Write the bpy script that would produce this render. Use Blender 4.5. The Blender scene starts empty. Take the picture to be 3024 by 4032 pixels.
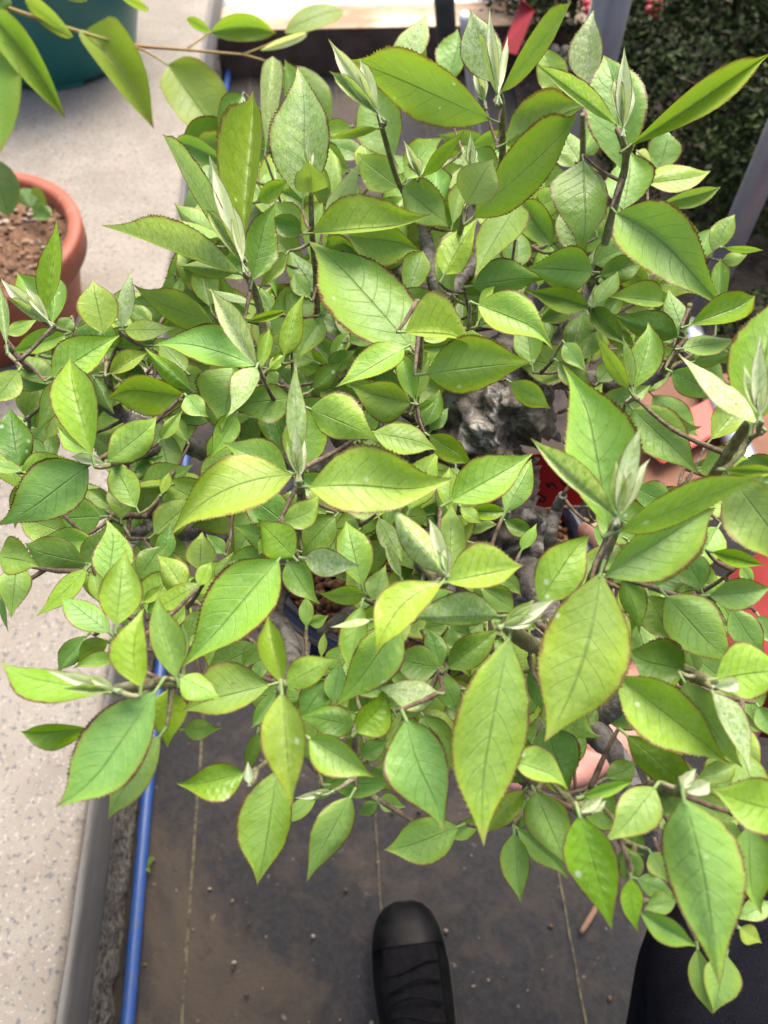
import bpy, bmesh, math, random
from mathutils import Vector, Matrix, noise
R = math.radians
random.seed(11)
S = bpy.context.scene
COL = S.collection

# ------------------------------------------------------------------ camera
H = 1.25                      # height of the phone above the ground
PITCH = 55.0                  # degrees below the horizon
F = 3028.0                    # focal length in pixels of the 3024 x 4032 photograph
cam_d = bpy.data.cameras.new('camera')
cam = bpy.data.objects.new('camera', cam_d); COL.objects.link(cam)
cam.location = (0, 0, H)
cam.rotation_euler = (R(90 - PITCH), 0, 0)
cam_d.sensor_fit = 'VERTICAL'; cam_d.sensor_height = 36.0
cam_d.lens = F / 4032 * 36.0
cam_d.clip_start = 0.01; cam_d.clip_end = 200
cam_d.dof.use_dof = True; cam_d.dof.focus_distance = 0.44; cam_d.dof.aperture_fstop = 10.0
S.camera = cam

# ------------------------------------------------------------------ light
SUN_EL, SUN_AZ = 62.0, 20.0    # the light comes from above and slightly from beyond the plant
world = bpy.data.worlds.new('World'); S.world = world; world.use_nodes = True
wn = world.node_tree.nodes; wl_ = world.node_tree.links
sky = wn.new('ShaderNodeTexSky'); sky.sky_type = 'NISHITA'; sky.sun_disc = False
sky.sun_elevation = R(SUN_EL); sky.sun_rotation = R(SUN_AZ)
sky.air_density = 1.0; sky.dust_density = 7.0; sky.ozone_density = 0.2
wl_.new(sky.outputs[0], wn['Background'].inputs[0]); wn['Background'].inputs[1].default_value = 0.105
sd = bpy.data.lights.new('sun', 'SUN'); sun = bpy.data.objects.new('sun', sd); COL.objects.link(sun)
sd.energy = 1.5; sd.angle = R(40); sd.color = (1.0, 0.94, 0.86)
az = R(SUN_AZ); el = R(SUN_EL)
to_sun = Vector((math.sin(az) * math.cos(el), math.cos(az) * math.cos(el), math.sin(el)))
sun.rotation_euler = to_sun.to_track_quat('Z', 'Y').to_euler()
S.view_settings.view_transform = 'Standard'; S.view_settings.look = 'None'
S.view_settings.exposure = 1.62; S.view_settings.gamma = 1.0
S.view_settings.use_curve_mapping = False
S.render.engine = 'CYCLES'
S.cycles.use_denoising = True
S.cycles.max_bounces = 8; S.cycles.transparent_max_bounces = 8

# ------------------------------------------------------------------ helpers
_p = R(PITCH)
CR = Vector((1, 0, 0)); CU = Vector((0, math.sin(_p), math.cos(_p))); CW = Vector((0, math.cos(_p), -math.sin(_p)))
CAM = Vector((0, 0, H))
def unp(px, py, z):
    """the point at height z that the photograph shows at pixel (px, py)"""
    r = CR * (px - 1512) + CU * (2016 - py) + CW * F
    return CAM + r * ((z - H) / r.z)
TILE = {'A': (0, 0), 'B': (1000, 0), 'C': (1924, 0), 'D': (0, 1000), 'E': (1000, 1000), 'F': (1924, 1000),
        'G': (0, 2000), 'H': (1000, 2000), 'I': (1924, 2000), 'J': (0, 2932), 'K': (1000, 2932), 'L': (1924, 2932), 'Z': (0, 0)}
def q(tile, x, y):
    k = 1.0 if tile == 'Z' else 1100 / 1659
    return TILE[tile][0] + x * k, TILE[tile][1] + y * k
ZOFF = -10.0
def zc(v): return (v + ZOFF) / 100.0

def link(o, parent=None):
    COL.objects.link(o)
    if parent is not None: o.parent = parent
    return o
def obj(name, me, mat=None, parent=None):
    o = bpy.data.objects.new(name, me)
    if mat is not None:
        me.materials.clear(); me.materials.append(mat)
    return link(o, parent)
def tag(o, label=None, cat=None, group=None, kind=None):
    if label: o['label'] = label
    if cat: o['category'] = cat
    if group: o['group'] = group
    if kind: o['kind'] = kind
    return o
def empty(name, loc=(0, 0, 0)):
    o = bpy.data.objects.new(name, None); COL.objects.link(o); o.location = loc; o.empty_display_size = 0.02
    return o
def mesh(name, v, f, smooth=True):
    me = bpy.data.meshes.new(name); me.from_pydata([tuple(p) for p in v], [], f); me.update()
    if smooth: me.polygons.foreach_set('use_smooth', [True] * len(me.polygons))
    return me
def bm_mesh(bm, name, smooth=True):
    me = bpy.data.meshes.new(name); bm.to_mesh(me); bm.free()
    if smooth: me.polygons.foreach_set('use_smooth', [True] * len(me.polygons))
    return me
def child_keep(o, parent):
    o.parent = parent
    o.matrix_parent_inverse = Matrix.Translation(parent.location).inverted()
    return o

def resample(pts, rad, step):
    """Catmull-Rom through pts with radii"""
    P, Q = [], []
    n = len(pts)
    for i in range(n - 1):
        p0 = pts[max(i - 1, 0)]; p1 = pts[i]; p2 = pts[i + 1]; p3 = pts[min(i + 2, n - 1)]
        m = max(2, int((p2 - p1).length / step))
        for k in range(m):
            t = k / m
            P.append(0.5 * ((2 * p1) + (p2 - p0) * t + (2 * p0 - 5 * p1 + 4 * p2 - p3) * t * t + (3 * p1 - p0 - 3 * p2 + p3) * t ** 3))
            Q.append(rad[i] * (1 - t) + rad[i + 1] * t)
    P.append(pts[-1].copy()); Q.append(rad[-1])
    return P, Q
def tube(name, P, Q, sides=8, bump=0.0, ring=0.0, nscale=60.0, seed=0.0):
    v, f = [], []
    ref = Vector((0.13, 0.31, 0.94)).normalized()
    for i, (p, r) in enumerate(zip(P, Q)):
        d = (P[min(i + 1, len(P) - 1)] - P[max(i - 1, 0)])
        d = d.normalized() if d.length > 1e-9 else Vector((0, 0, 1))
        a = d.cross(ref)
        if a.length < 1e-3: a = d.cross(Vector((1, 0, 0)))
        a.normalize(); b = d.cross(a).normalized()
        rr = r * (1 + ring * math.sin(i * 2.2 + math.sin(i * .7) * 1.5))
        for k in range(sides):
            t = 2 * math.pi * k / sides
            n = a * math.cos(t) + b * math.sin(t)
            pt = p + n * rr
            if bump:
                w = noise.noise(pt * nscale + Vector((seed, 0, 0))) + 0.5 * noise.noise(pt * nscale * 2.3) + .35 * noise.noise(pt * nscale * 5.1)
                pt = pt + n * rr * bump * w
            v.append(pt)
    m = len(P)
    for i in range(m - 1):
        for k in range(sides):
            k2 = (k + 1) % sides
            f.append((i * sides + k, i * sides + k2, (i + 1) * sides + k2, (i + 1) * sides + k))
    c0 = len(v); v.append(P[0]); v.append(P[-1])
    for k in range(sides):
        k2 = (k + 1) % sides
        f.append((c0, k2, k)); f.append((c0 + 1, (m - 1) * sides + k, (m - 1) * sides + k2))
    return mesh(name, v, f)
def box(bm, x0, x1, y0, y1, z0, z1, bevel=0.0):
    r = bmesh.ops.create_cube(bm, size=1.0)
    for p in r['verts']:
        p.co = Vector(((x0 + x1) / 2 + p.co.x * (x1 - x0), (y0 + y1) / 2 + p.co.y * (y1 - y0), (z0 + z1) / 2 + p.co.z * (z1 - z0)))
    if bevel:
        es = list({e for p in r['verts'] for e in p.link_edges})
        bmesh.ops.bevel(bm, geom=es, offset=bevel, segments=2, affect='EDGES')
def lathe(name, prof, seg=64, sx=1.0, sy=1.0, close=False):
    v, f = [], []
    for (r, z) in prof:
        for k in range(seg):
            t = 2 * math.pi * k / seg
            v.append((r * math.cos(t) * sx, r * math.sin(t) * sy, z))
    n = len(prof)
    for i in range(n - 1):
        for k in range(seg):
            k2 = (k + 1) % seg
            f.append((i * seg + k, i * seg + k2, (i + 1) * seg + k2, (i + 1) * seg + k))
    if close:
        f.append(tuple(range(seg))[::-1]); f.append(tuple((n - 1) * seg + k for k in range(seg)))
    return mesh(name, v, f)

# ------------------------------------------------------------------ materials
class NT:
    def __init__(s, name):
        s.m = bpy.data.materials.new(name); s.m.use_nodes = True
        s.t = s.m.node_tree; s.n = s.t.nodes; s.l = s.t.links
        s.b = s.n['Principled BSDF']; s.out = s.n['Material Output']
    def add(s, typ, **kw):
        n = s.n.new(typ)
        for k, v in kw.items(): setattr(n, k, v)
        return n
    def set(s, sock, v):
        if hasattr(v, 'is_output') or isinstance(v, bpy.types.NodeSocket): s.l.new(v, sock)
        else: sock.default_value = v
    def math(s, op, a, b=0.0, c=None, clamp=False):
        n = s.add('ShaderNodeMath', operation=op); n.use_clamp = clamp
        s.set(n.inputs[0], a); s.set(n.inputs[1], b)
        if c is not None: s.set(n.inputs[2], c)
        return n.outputs[0]
    def ss(s, x, a, b):
        n = s.add('ShaderNodeMapRange', interpolation_type='SMOOTHSTEP')
        s.set(n.inputs[0], x); n.inputs[1].default_value = a; n.inputs[2].default_value = b
        return n.outputs[0]
    def mix(s, f, a, b, blend='MIX'):
        n = s.add('ShaderNodeMix', data_type='RGBA', blend_type=blend)
        s.set(n.inputs['Factor'], f); s.set(n.inputs[6], a); s.set(n.inputs[7], b)
        return n.outputs[2]
    def noise(s, scale, detail=4, rough=.55, vec=None, dist=0.0):
        n = s.add('ShaderNodeTexNoise'); n.inputs['Scale'].default_value = scale
        n.inputs['Detail'].default_value = detail; n.inputs['Roughness'].default_value = rough
        n.inputs['Distortion'].default_value = dist
        if vec is not None: s.l.new(vec, n.inputs['Vector'])
        return n.outputs['Fac']
    def obj(s): return s.add('ShaderNodeTexCoord').outputs['Object']
    def scaled(s, vec, sc):
        n = s.add('ShaderNodeMapping'); s.l.new(vec, n.inputs[0]); n.inputs['Scale'].default_value = sc
        return n.outputs[0]
    def bump(s, h, strength, dist=0.002):
        n = s.add('ShaderNodeBump'); n.inputs['Strength'].default_value = strength; n.inputs['Distance'].default_value = dist
        s.set(n.inputs['Height'], h); s.l.new(n.outputs[0], s.b.inputs['Normal'])
        return n.outputs[0]
def C(r, g, b): return (r, g, b, 1.0)

def mat_leaf(name, m_col, y_col, d_col, edge=C(.085, .018, .010), trans=.27, veins=True):
    t = NT(name)
    uv = t.add('ShaderNodeUVMap').outputs[0]
    sep = t.add('ShaderNodeSeparateXYZ'); t.l.new(uv, sep.inputs[0])
    u = sep.outputs[0]
    v = t.math('ABSOLUTE', t.math('MULTIPLY_ADD', sep.outputs[1], 2.0, -1.0))
    oi = t.add('ShaderNodeAttribute', attribute_name='tint')
    oc = t.add('ShaderNodeSeparateColor'); t.l.new(oi.outputs['Color'], oc.inputs[0])
    young, fuzz, gloss = oc.outputs[0], oc.outputs[1], oc.outputs[2]
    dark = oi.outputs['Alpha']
    rnd = t.add('ShaderNodeAttribute', attribute_name='rnd').outputs['Fac']
    co = t.obj()
    big = t.noise(38, 3, .5, co)
    fine = t.noise(420, 3, .6, co)
    # base colour
    yy = t.math('ADD', young, t.math('MULTIPLY_ADD', big, .9, -.52))
    yy = t.math('ADD', yy, t.math('MULTIPLY', t.ss(v, .35, 1.0), .42))
    yy = t.math('ADD', yy, t.math('MULTIPLY', t.ss(u, .55, 1.0), .22), clamp=True)
    col = t.mix(yy, m_col, y_col)
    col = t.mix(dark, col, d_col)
    hsv = t.add('ShaderNodeHueSaturation'); t.l.new(col, hsv.inputs['Color'])
    t.l.new(t.math('MULTIPLY_ADD', rnd, .03, .485), hsv.inputs['Hue'])
    t.l.new(t.math('MULTIPLY_ADD', t.math('FRACT', t.math('MULTIPLY', rnd, 7.31)), .20, .90), hsv.inputs['Value'])
    col = hsv.outputs[0]
    col = t.mix(t.math('MULTIPLY', t.ss(fine, .45, .75), .14), col, C(.34, .42, .15))
    # a few brown freckles
    col = t.mix(t.math('MULTIPLY', t.ss(t.noise(75, 3, .6, co, .5), .73, .77), .55), col, C(.16, .10, .03))
    col = t.mix(t.math('MULTIPLY', t.ss(t.noise(900, 2, .6, co), .55, .75), .22), col, C(.05, .11, .02))
    # veins
    mid = t.math('SUBTRACT', 1.0, t.ss(v, .006, .042))
    w = t.math('SUBTRACT', t.math('MULTIPLY', u, 8.5), t.math('MULTIPLY', t.math('POWER', v, 1.25), 1.9))
    w = t.math('ADD', w, t.math('MULTIPLY', t.noise(30, 2, .5, co), .7))
    fr = t.math('ABSOLUTE', t.math('SUBTRACT', t.math('FRACT', w), .5))
    side = t.math('SUBTRACT', 1.0, t.ss(fr, .0, .055))
    side = t.math('MULTIPLY', side, t.math('SUBTRACT', 1.0, t.ss(v, .62, .92)))
    col = t.mix(t.math('MULTIPLY', side, .13), col, C(.035, .085, .018))
    col = t.mix(t.math('MULTIPLY', mid, .40), col, t.mix(t.ss(u, .0, .55), C(.30, .40, .14), C(.045, .10, .02)))
    # felt of pale hairs on young leaves
    hair = t.noise(620, 5, .75, t.scaled(co, (1, .8, .3)), .8)
    fz = t.math('MULTIPLY', t.ss(hair, .30, .72), fuzz)
    fz = t.math('ADD', fz, t.math('MULTIPLY', t.math('MAXIMUM', t.math('SUBTRACT', fuzz, .9), 0.0), 1.6), clamp=True)
    col = t.mix(t.math('MULTIPLY', fz, .80), col, C(.70, .74, .60))
    # water stains: a few small pale specks
    vo = t.add('ShaderNodeTexVoronoi'); vo.inputs['Scale'].default_value = 130; t.l.new(co, vo.inputs['Vector'])
    vs = t.add('ShaderNodeSeparateColor'); t.l.new(vo.outputs['Color'], vs.inputs[0])
    sp = t.math('MULTIPLY', t.ss(vs.outputs[0], .955, .96), t.math('SUBTRACT', 1.0, t.ss(vo.outputs['Distance'], .10, .22)))
    col = t.mix(t.math('MULTIPLY', sp, .55), col, C(.62, .70, .55))
    # red-brown margin
    en = t.noise(160, 3, .6, co)
    edn = t.math('ADD', v, t.math('MULTIPLY_ADD', en, .16, -.08))
    halo = t.math('MULTIPLY', t.ss(edn, .84, 1.0), .55)
    tip = t.math('MULTIPLY', t.ss(u, .88, 1.0), .5)
    col = t.mix(t.math('MULTIPLY', t.math('MAXIMUM', halo, tip), t.math('SUBTRACT', 1.0, t.math('MULTIPLY', dark, .6))), col, C(.30, .17, .08))
    col = t.mix(t.math('MULTIPLY', t.ss(edn, .925, .975), t.math('MULTIPLY_ADD', rnd, .5, .5)), col, edge)
    # the underside is paler and duller
    geo = t.add('ShaderNodeNewGeometry')
    under = t.mix(.55, col, C(.24, .32, .14))
    col = t.mix(geo.outputs['Backfacing'], col, under)
    t.l.new(col, t.b.inputs['Base Color'])
    rough = t.math('SUBTRACT', .50, t.math('MULTIPLY', gloss, .26))
    rough = t.math('ADD', rough, t.math('MULTIPLY', fuzz, .25), clamp=True)
    rough = t.math('ADD', rough, t.math('MULTIPLY_ADD', big, .2, -.1), clamp=True)
    t.l.new(rough, t.b.inputs['Roughness'])
    t.b.inputs['Specular IOR Level'].default_value = .40
    h = t.math('ADD', t.math('MULTIPLY', fine, .25), t.math('MULTIPLY', side, -.3))
    h = t.math('ADD', h, t.math('MULTIPLY', mid, -1.0))
    h = t.math('ADD', h, t.math('MULTIPLY', t.noise(150, 3, .5, co), .9))
    nrm = t.bump(h, .55, .0016)
    tr = t.add('ShaderNodeBsdfTranslucent')
    tcol = t.mix(1.0, col, C(1.15, 1.25, .45), 'MULTIPLY')
    t.l.new(tcol, tr.inputs['Color']); t.l.new(nrm, tr.inputs['Normal'])
    mx = t.add('ShaderNodeMixShader'); mx.inputs[0].default_value = trans
    t.l.new(t.b.outputs[0], mx.inputs[1]); t.l.new(tr.outputs[0], mx.inputs[2])
    t.l.new(mx.outputs[0], t.out.inputs['Surface'])
    return t.m
M_LEAF = mat_leaf('leaf_blade', C(.205, .365, .085), C(.262, .435, .008), C(.072, .165, .016))
M_LEAF2 = mat_leaf('smooth_leaf', C(.16, .30, .06), C(.24, .35, .02), C(.05, .12, .025), edge=C(.14, .24, .03), trans=.45)

def mat_bark(name, a, b, lich, sc=70, l_amt=.5, rough=.85, bstr=.8):
    t = NT(name); co = t.obj()
    n1 = t.noise(sc, 6, .65, co); n2 = t.noise(sc * 3.3, 4, .6, co); n3 = t.noise(sc * .45, 4, .6, co, .8)
    col = t.mix(t.ss(n1, .35, .65), a, b)
    col = t.mix(t.math('MULTIPLY', t.ss(n3, .52, .64), l_amt), col, lich)
    col = t.mix(t.math('MULTIPLY', t.ss(n2, .58, .75), .5), col, C(.02, .016, .012))
    t.l.new(col, t.b.inputs['Base Color']); t.b.inputs['Roughness'].default_value = rough
    t.bump(t.math('ADD', n1, t.math('MULTIPLY', n2, .5)), bstr, .003)
    return t.m
M_TRUNK = mat_bark('trunk_bark', C(.055, .046, .038), C(.20, .175, .145), C(.46, .44, .40), 85, .8)
M_BRANCH = mat_bark('branch_bark', C(.075, .062, .054), C(.19, .175, .16), C(.31, .30, .28), 110, .7, .8, .8)
M_TWIG = mat_bark('twig_bark', C(.075, .048, .030), C(.17, .12, .08), C(.30, .26, .20), 240, .4, .8, .4)
M_STEM = mat_bark('young_stem', C(.13, .10, .055), C(.20, .21, .085), C(.34, .34, .24), 300, .55, .8, .3)

def mat_simple(name, col, rough=.5, metal=0.0, n_amt=.0, sc=30, col2=None, bstr=0.0, bdist=.001, spec=.5):
    t = NT(name); co = t.obj(); n = t.noise(sc, 5, .6, co)
    c = t.mix(t.math('MULTIPLY', t.ss(n, .35, .68), n_amt), col, col2 or col) if n_amt else None
    if c is not None: t.l.new(c, t.b.inputs['Base Color'])
    else: t.b.inputs['Base Color'].default_value = col
    t.b.inputs['Roughness'].default_value = rough; t.b.inputs['Metallic'].default_value = metal
    t.b.inputs['Specular IOR Level'].default_value = spec
    if bstr: t.bump(n, bstr, bdist)
    return t.m

# ------------------------------------------------------------------ ground sheet (black woven weed fabric with dirt)
GY = Vector((-0.0625, 0.998, 0)).normalized()      # the direction in which bench, pipe and fabric lines run
GX = Vector((GY.y, -GY.x, 0))
ROT = math.atan2(-GY.x, GY.y)
def fabric():
    t = NT('weed_fabric'); co = t.obj()
    n1 = t.noise(3.2, 7, .62, co, .4); n2 = t.noise(14, 6, .65, co, .3); n3 = t.noise(120, 4, .6, co)
    w = t.add('ShaderNodeTexWave', wave_type='BANDS', bands_direction='X'); w.inputs['Scale'].default_value = 130; t.l.new(co, w.inputs['Vector'])
    w2 = t.add('ShaderNodeTexWave', wave_type='BANDS', bands_direction='Y'); w2.inputs['Scale'].default_value = 130; t.l.new(co, w2.inputs['Vector'])
    weave = t.math('MULTIPLY', w.outputs['Fac'], w2.outputs['Fac'])
    col = t.mix(t.ss(n3, .3, .7), C(.010, .010, .0125), C(.021, .0205, .022))
    col = t.mix(t.math('MULTIPLY', weave, .25), col, C(.036, .035, .037))
    col = t.mix(t.math('MULTIPLY', t.ss(n1, .47, .60), .85), col, C(.062, .047, .034))
    col = t.mix(t.math('MULTIPLY', t.ss(n2, .48, .66), .65), col, C(.046, .039, .033))
    col = t.mix(t.math('MULTIPLY', t.ss(t.noise(34, 5, .7, co), .60, .70), .75), col, C(.030, .024, .020))
    col = t.mix(t.math('MULTIPLY', t.ss(t.noise(70, 3, .6, co), .68, .74), .7), col, C(.20, .165, .13))
    t.l.new(col, t.b.inputs['Base Color'])
    t.l.new(t.math('MULTIPLY_ADD', n2, .5, .45), t.b.inputs['Roughness']); t.b.inputs['Specular IOR Level'].default_value = .3
    t.bump(t.math('ADD', t.math('MULTIPLY', weave, .35), t.math('ADD', n2, n3)), .5, .004)
    return t.m
bm = bmesh.new()
bmesh.ops.create_grid(bm, x_segments=120, y_segments=120, size=1.0)
for p in bm.verts:                                     # fine near the camera, stretching to the horizon
    x, y = p.co.x, p.co.y
    gx = math.copysign(abs(x) ** 3 * 40 + abs(x) * 1.2, x); gy = math.copysign(abs(y) ** 3 * 40 + abs(y) * 1.2, y)
    d = math.hypot(gx, gy)
    zz = 0.006 * noise.noise(Vector((gx * 3, gy * 3, 0))) + 0.003 * noise.noise(Vector((gx * 11, gy * 11, 3)))
    p.co = Vector((gx, gy, zz * (1 if d < 4 else 0) - .006))
ground = obj('ground', bm_mesh(bm, 'ground'), fabric()); ground.rotation_euler.z = ROT
tag(ground, 'black woven weed fabric with brown dirt, spread over the ground', 'ground', kind='structure')
def gpt(px, py, z): return unp(px, py, z)
# pale marker threads woven into the fabric
mt = mat_simple('marker_thread', C(.12, .105, .06), .9, n_amt=1.0, sc=150, col2=C(.03, .027, .02))
for (px, py, wd) in ((765, 3300, .0052), (1484, 3300, .0026), (2250, 3700, .0034)):
    p = gpt(px, py, 0)
    v, f = [], []
    for i in range(241):
        s = -1.0 + i * .0185
        c = p + GY * s + GX * (.0012 * math.sin(i * .06) + .0004 * math.sin(i * 1.7))
        ww = wd * .5 * (.75 + .35 * noise.noise(Vector((i * .5, px, 0))))
        zt = .006 * noise.noise(Vector((c.dot(GX) * 3, c.dot(GY) * 3, 0))) + .003 * noise.noise(Vector((c.dot(GX) * 11, c.dot(GY) * 11, 3))) - .0035
        v += [c - GX * ww + Vector((0, 0, zt)), c + GX * ww + Vector((0, 0, zt))]
        if i: f.append((2 * i - 2, 2 * i - 1, 2 * i + 1, 2 * i))
    o = obj('marker_thread', mesh('marker_thread', v, f), mt, ground); o.matrix_parent_inverse = ground.matrix_basis.inverted()
# loose grit
rg = random.Random(5)
bm = bmesh.new()
for i in range(700):
    x = rg.uniform(-.34, .75); y = rg.uniform(-.1, 2.3)
    s = rg.choice((.0008, .0010, .0015, .0022, .0035)) * rg.uniform(.7, 1.2)
    p = GX * x + GY * y + Vector((0, 0, -.002 + s * .4))
    m = Matrix.Translation(p) @ Matrix.Rotation(rg.uniform(0, 6), 4, Vector((rg.random(), rg.random(), rg.random() + .1))) @ Matrix.Diagonal((s * rg.uniform(.7, 1.8), s, s * .7, 1))
    bmesh.ops.create_icosphere(bm, subdivisions=1, radius=1, matrix=m)
def mat_grit(name, cols):
    t = NT(name); g = t.add('ShaderNodeNewGeometry'); cr = t.add('ShaderNodeValToRGB')
    cr.color_ramp.interpolation = 'CONSTANT'
    while len(cr.color_ramp.elements) < len(cols): cr.color_ramp.elements.new(.5)
    for i, c in enumerate(cols): cr.color_ramp.elements[i].position = i / len(cols); cr.color_ramp.elements[i].color = c
    t.l.new(g.outputs['Random Per Island'], cr.inputs[0])
    n = t.noise(180, 4, .6, t.obj())
    t.l.new(t.mix(t.math('MULTIPLY', n, .35), cr.outputs[0], C(.03, .02, .015)), t.b.inputs['Base Color'])
    t.b.inputs['Roughness'].default_value = .85; t.bump(n, .5, .002)
    return t.m
grit = obj('grit', bm_mesh(bm, 'grit'), mat_grit('grit', [C(.17, .13, .10), C(.06, .05, .04), C(.30, .26, .21), C(.13, .07, .04), C(.05, .045, .04), C(.20, .17, .13)]))
tag(grit, 'brown and pale grit strewn over the black fabric', 'grit', kind='stuff')

# ------------------------------------------------------------------ raised concrete bench on the left
BZ = .278; BT = .124                                    # top height, thickness of the slab
pe = unp(179, 4032, BZ); 
def conc_slab():
    t = NT('slab_concrete'); co = t.obj()
    n1 = t.noise(9, 6, .6, co); n2 = t.noise(115, 4, .65, co, .15); n3 = t.noise(330, 3, .6, co); n4 = t.noise(20, 6, .7, co)
    col = t.mix(t.ss(n1, .3, .7), C(.195, .172, .140), C(.250, .228, .194))
    col = t.mix(t.math('MULTIPLY', t.ss(n4, .52, .70), .35), col, C(.25, .20, .155))
    col = t.mix(t.math('MULTIPLY', t.ss(n2, .56, .62), .75), col, C(.075, .078, .09))
    col = t.mix(t.math('MULTIPLY', t.ss(n3, .56, .66), .5), col, C(.20, .19, .18))
    col = t.mix(t.math('MULTIPLY', t.ss(t.noise(210, 2, .5, co), .62, .68), .4), col, C(.44, .42, .40))
    t.l.new(col, t.b.inputs['Base Color']); t.b.inputs['Roughness'].default_value = .8
    t.bump(t.math('ADD', n3, n2), .35, .003)
    return t.m
def conc_edge():
    t = NT('weathered_edge'); co = t.obj()
    n1 = t.noise(8, 6, .65, t.scaled(co, (1, .12, 1)), .4); n2 = t.noise(90, 4, .6, t.scaled(co, (1, .3, 1)))
    col = t.mix(t.ss(n1, .3, .7), C(.10, .097, .094), C(.19, .185, .175))
    col = t.mix(t.math('MULTIPLY', t.ss(n2, .5, .75), .35), col, C(.09, .085, .08))
    t.l.new(col, t.b.inputs['Base Color']); t.b.inputs['Roughness'].default_value = .8
    t.bump(t.math('ADD', n1, n2), .4, .003)
    return t.m
def conc_block():
    t = NT('rough_block'); co = t.obj()
    n1 = t.noise(120, 6, .75, co, .3); n2 = t.noise(330, 4, .6, co)
    col = t.mix(t.ss(n1, .38, .60), C(.018, .015, .012), C(.25, .225, .18))
    col = t.mix(t.math('MULTIPLY', t.ss(n2, .58, .7), .6), col, C(.36, .33, .28))
    t.l.new(col, t.b.inputs['Base Color']); t.b.inputs['Roughness'].default_value = .95
    t.bump(t.math('ADD', n1, t.math('MULTIPLY', n2, .6)), .9, .006)
    return t.m
bench = empty('concrete_bench', pe - Vector((0, 0, BZ)))
bench.rotation_euler.z = ROT
tag(bench, 'low speckled concrete slab bench running along the left, pots standing on it', 'bench')
v, f = [], []
sp_ = [(-1.5, -BT), (-1.5, 0), (-.75, 0), (-.20, 0), (-.03, 0), (-.010, 0), (-.004, -.0012), (.001, -.0038), (.0045, -.0085), (.006, -.015), (.006, -BT)]
for i in range(161):
    y = -.9 + i * 5.1 / 160
    for j, (a, b) in enumerate(sp_):
        w = .0016 * noise.noise(Vector((y * 14, j * .5, 2))) if 5 < j < 10 else 0
        v.append((a + w, y, BZ + b))
for i in range(160):
    for j in range(len(sp_) - 1): f.append((i * len(sp_) + j, (i + 1) * len(sp_) + j, (i + 1) * len(sp_) + j + 1, i * len(sp_) + j + 1)[::-1])
for j in range(1): f.append(tuple(range(len(sp_)))); f.append(tuple(160 * len(sp_) + k for k in range(len(sp_)))[::-1])
me = mesh('slab', v, f); obj('slab', me, conc_slab(), bench)
# grey edging along the slab, wavy worn arris
v, f = [], []
prof = [(.004, -.0150), (.0078, -.0160), (.0105, -.022), (.0115, -.034), (.0105, -.06), (.011, -.10), (.006, -.121), (-.018, -.126)]
for i in range(161):
    y = -.9 + i * 5.1 / 160
    for j, (a, b) in enumerate(prof):
        w = (.002 * noise.noise(Vector((y * 6, j * .6, 0))) + .0015 * noise.noise(Vector((y * 22, j, 5)))) * min(1, j / 2)
        v.append((a + w, y, BZ + b + w * .2))
k = len(prof)
for i in range(160):
    for j in range(k - 1): f.append((i * k + j, (i + 1) * k + j, (i + 1) * k + j + 1, i * k + j + 1))
obj('edging', mesh('edging', v, f), conc_edge(), bench)
v, f = [], []
for i in range(301):
    y = -.9 + i * 5.1 / 300
    for j in range(10):
        z = (BZ - BT - .004) * (1 - j / 9)
        w = .008 * noise.noise(Vector((y * 30, z * 30, 0))) + .006 * noise.noise(Vector((y * 80, z * 80, 3)))
        v.append((-.012 + w, y, z))
for i in range(300):
    for j in range(9): f.append((i * 10 + j, (i + 1) * 10 + j, (i + 1) * 10 + j + 1, i * 10 + j + 1))
obj('block_base', mesh('block_base', v, f), conc_block(), bench)

# blue water pipe on the ground beside the bench
pp = gpt(483, 4032, 0.012)
P = []
for i in range(30):
    s = -.4 + i * .13
    P.append(pp + GY * s + GX * (.004 * math.sin(i * .8) + .004 * math.sin(i * .31 + 1)) + Vector((0, 0, .001 * math.sin(i))))
PP, QQ = resample(P, [.0098] * len(P), .03)
pipe = obj('water_pipe', tube('water_pipe', PP, QQ, 16), mat_simple('blue_pipe', C(.012, .060, .25), .42, n_amt=.6, sc=55, col2=C(.045, .075, .15)))
tag(pipe, 'bright blue plastic water pipe lying along the foot of the concrete bench', 'pipe')

# ------------------------------------------------------------------ pots on the bench
def on_bench(px, py): return unp(px, py, BZ)
tcol = NT('terracotta'); co = tcol.obj()
n1 = tcol.noise(10, 5, .6, co); n2 = tcol.noise(70, 4, .6, co)
c = tcol.mix(tcol.ss(n1, .3, .7), C(.26, .062, .032), C(.32, .095, .052))
c = tcol.mix(tcol.math('MULTIPLY', tcol.ss(n2, .52, .7), .5), c, C(.13, .055, .035))
c = tcol.mix(tcol.math('MULTIPLY', tcol.ss(tcol.noise(22, 6, .7, co, .6), .55, .72), .35), c, C(.40, .24, .17))
tcol.l.new(c, tcol.b.inputs['Base Color']); tcol.b.inputs['Roughness'].default_value = .6; tcol.bump(n2, .2, .002)
RIMZ = .165; RR = .205
pc = unp(-165, 935, BZ + RIMZ)
tpot = empty('terracotta_pot', (pc.x, pc.y, BZ)); tag(tpot, 'round terracotta pot of brown soil on the concrete slab, cut by the left edge', 'pot')
prof = [(.0, .0), (RR * .74, .0), (RR * .76, .004), (RR * .90, RIMZ - .052), (RR * .905, RIMZ - .05), (RR * .985, RIMZ - .045), (RR * 1.0, RIMZ - .006), (RR * .99, RIMZ), (RR * .90, RIMZ), (RR * .875, RIMZ - .006), (RR * .85, RIMZ - .05)]
obj('pot_wall', lathe('pot_wall', prof, 96), tcol.m, tpot)
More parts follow.
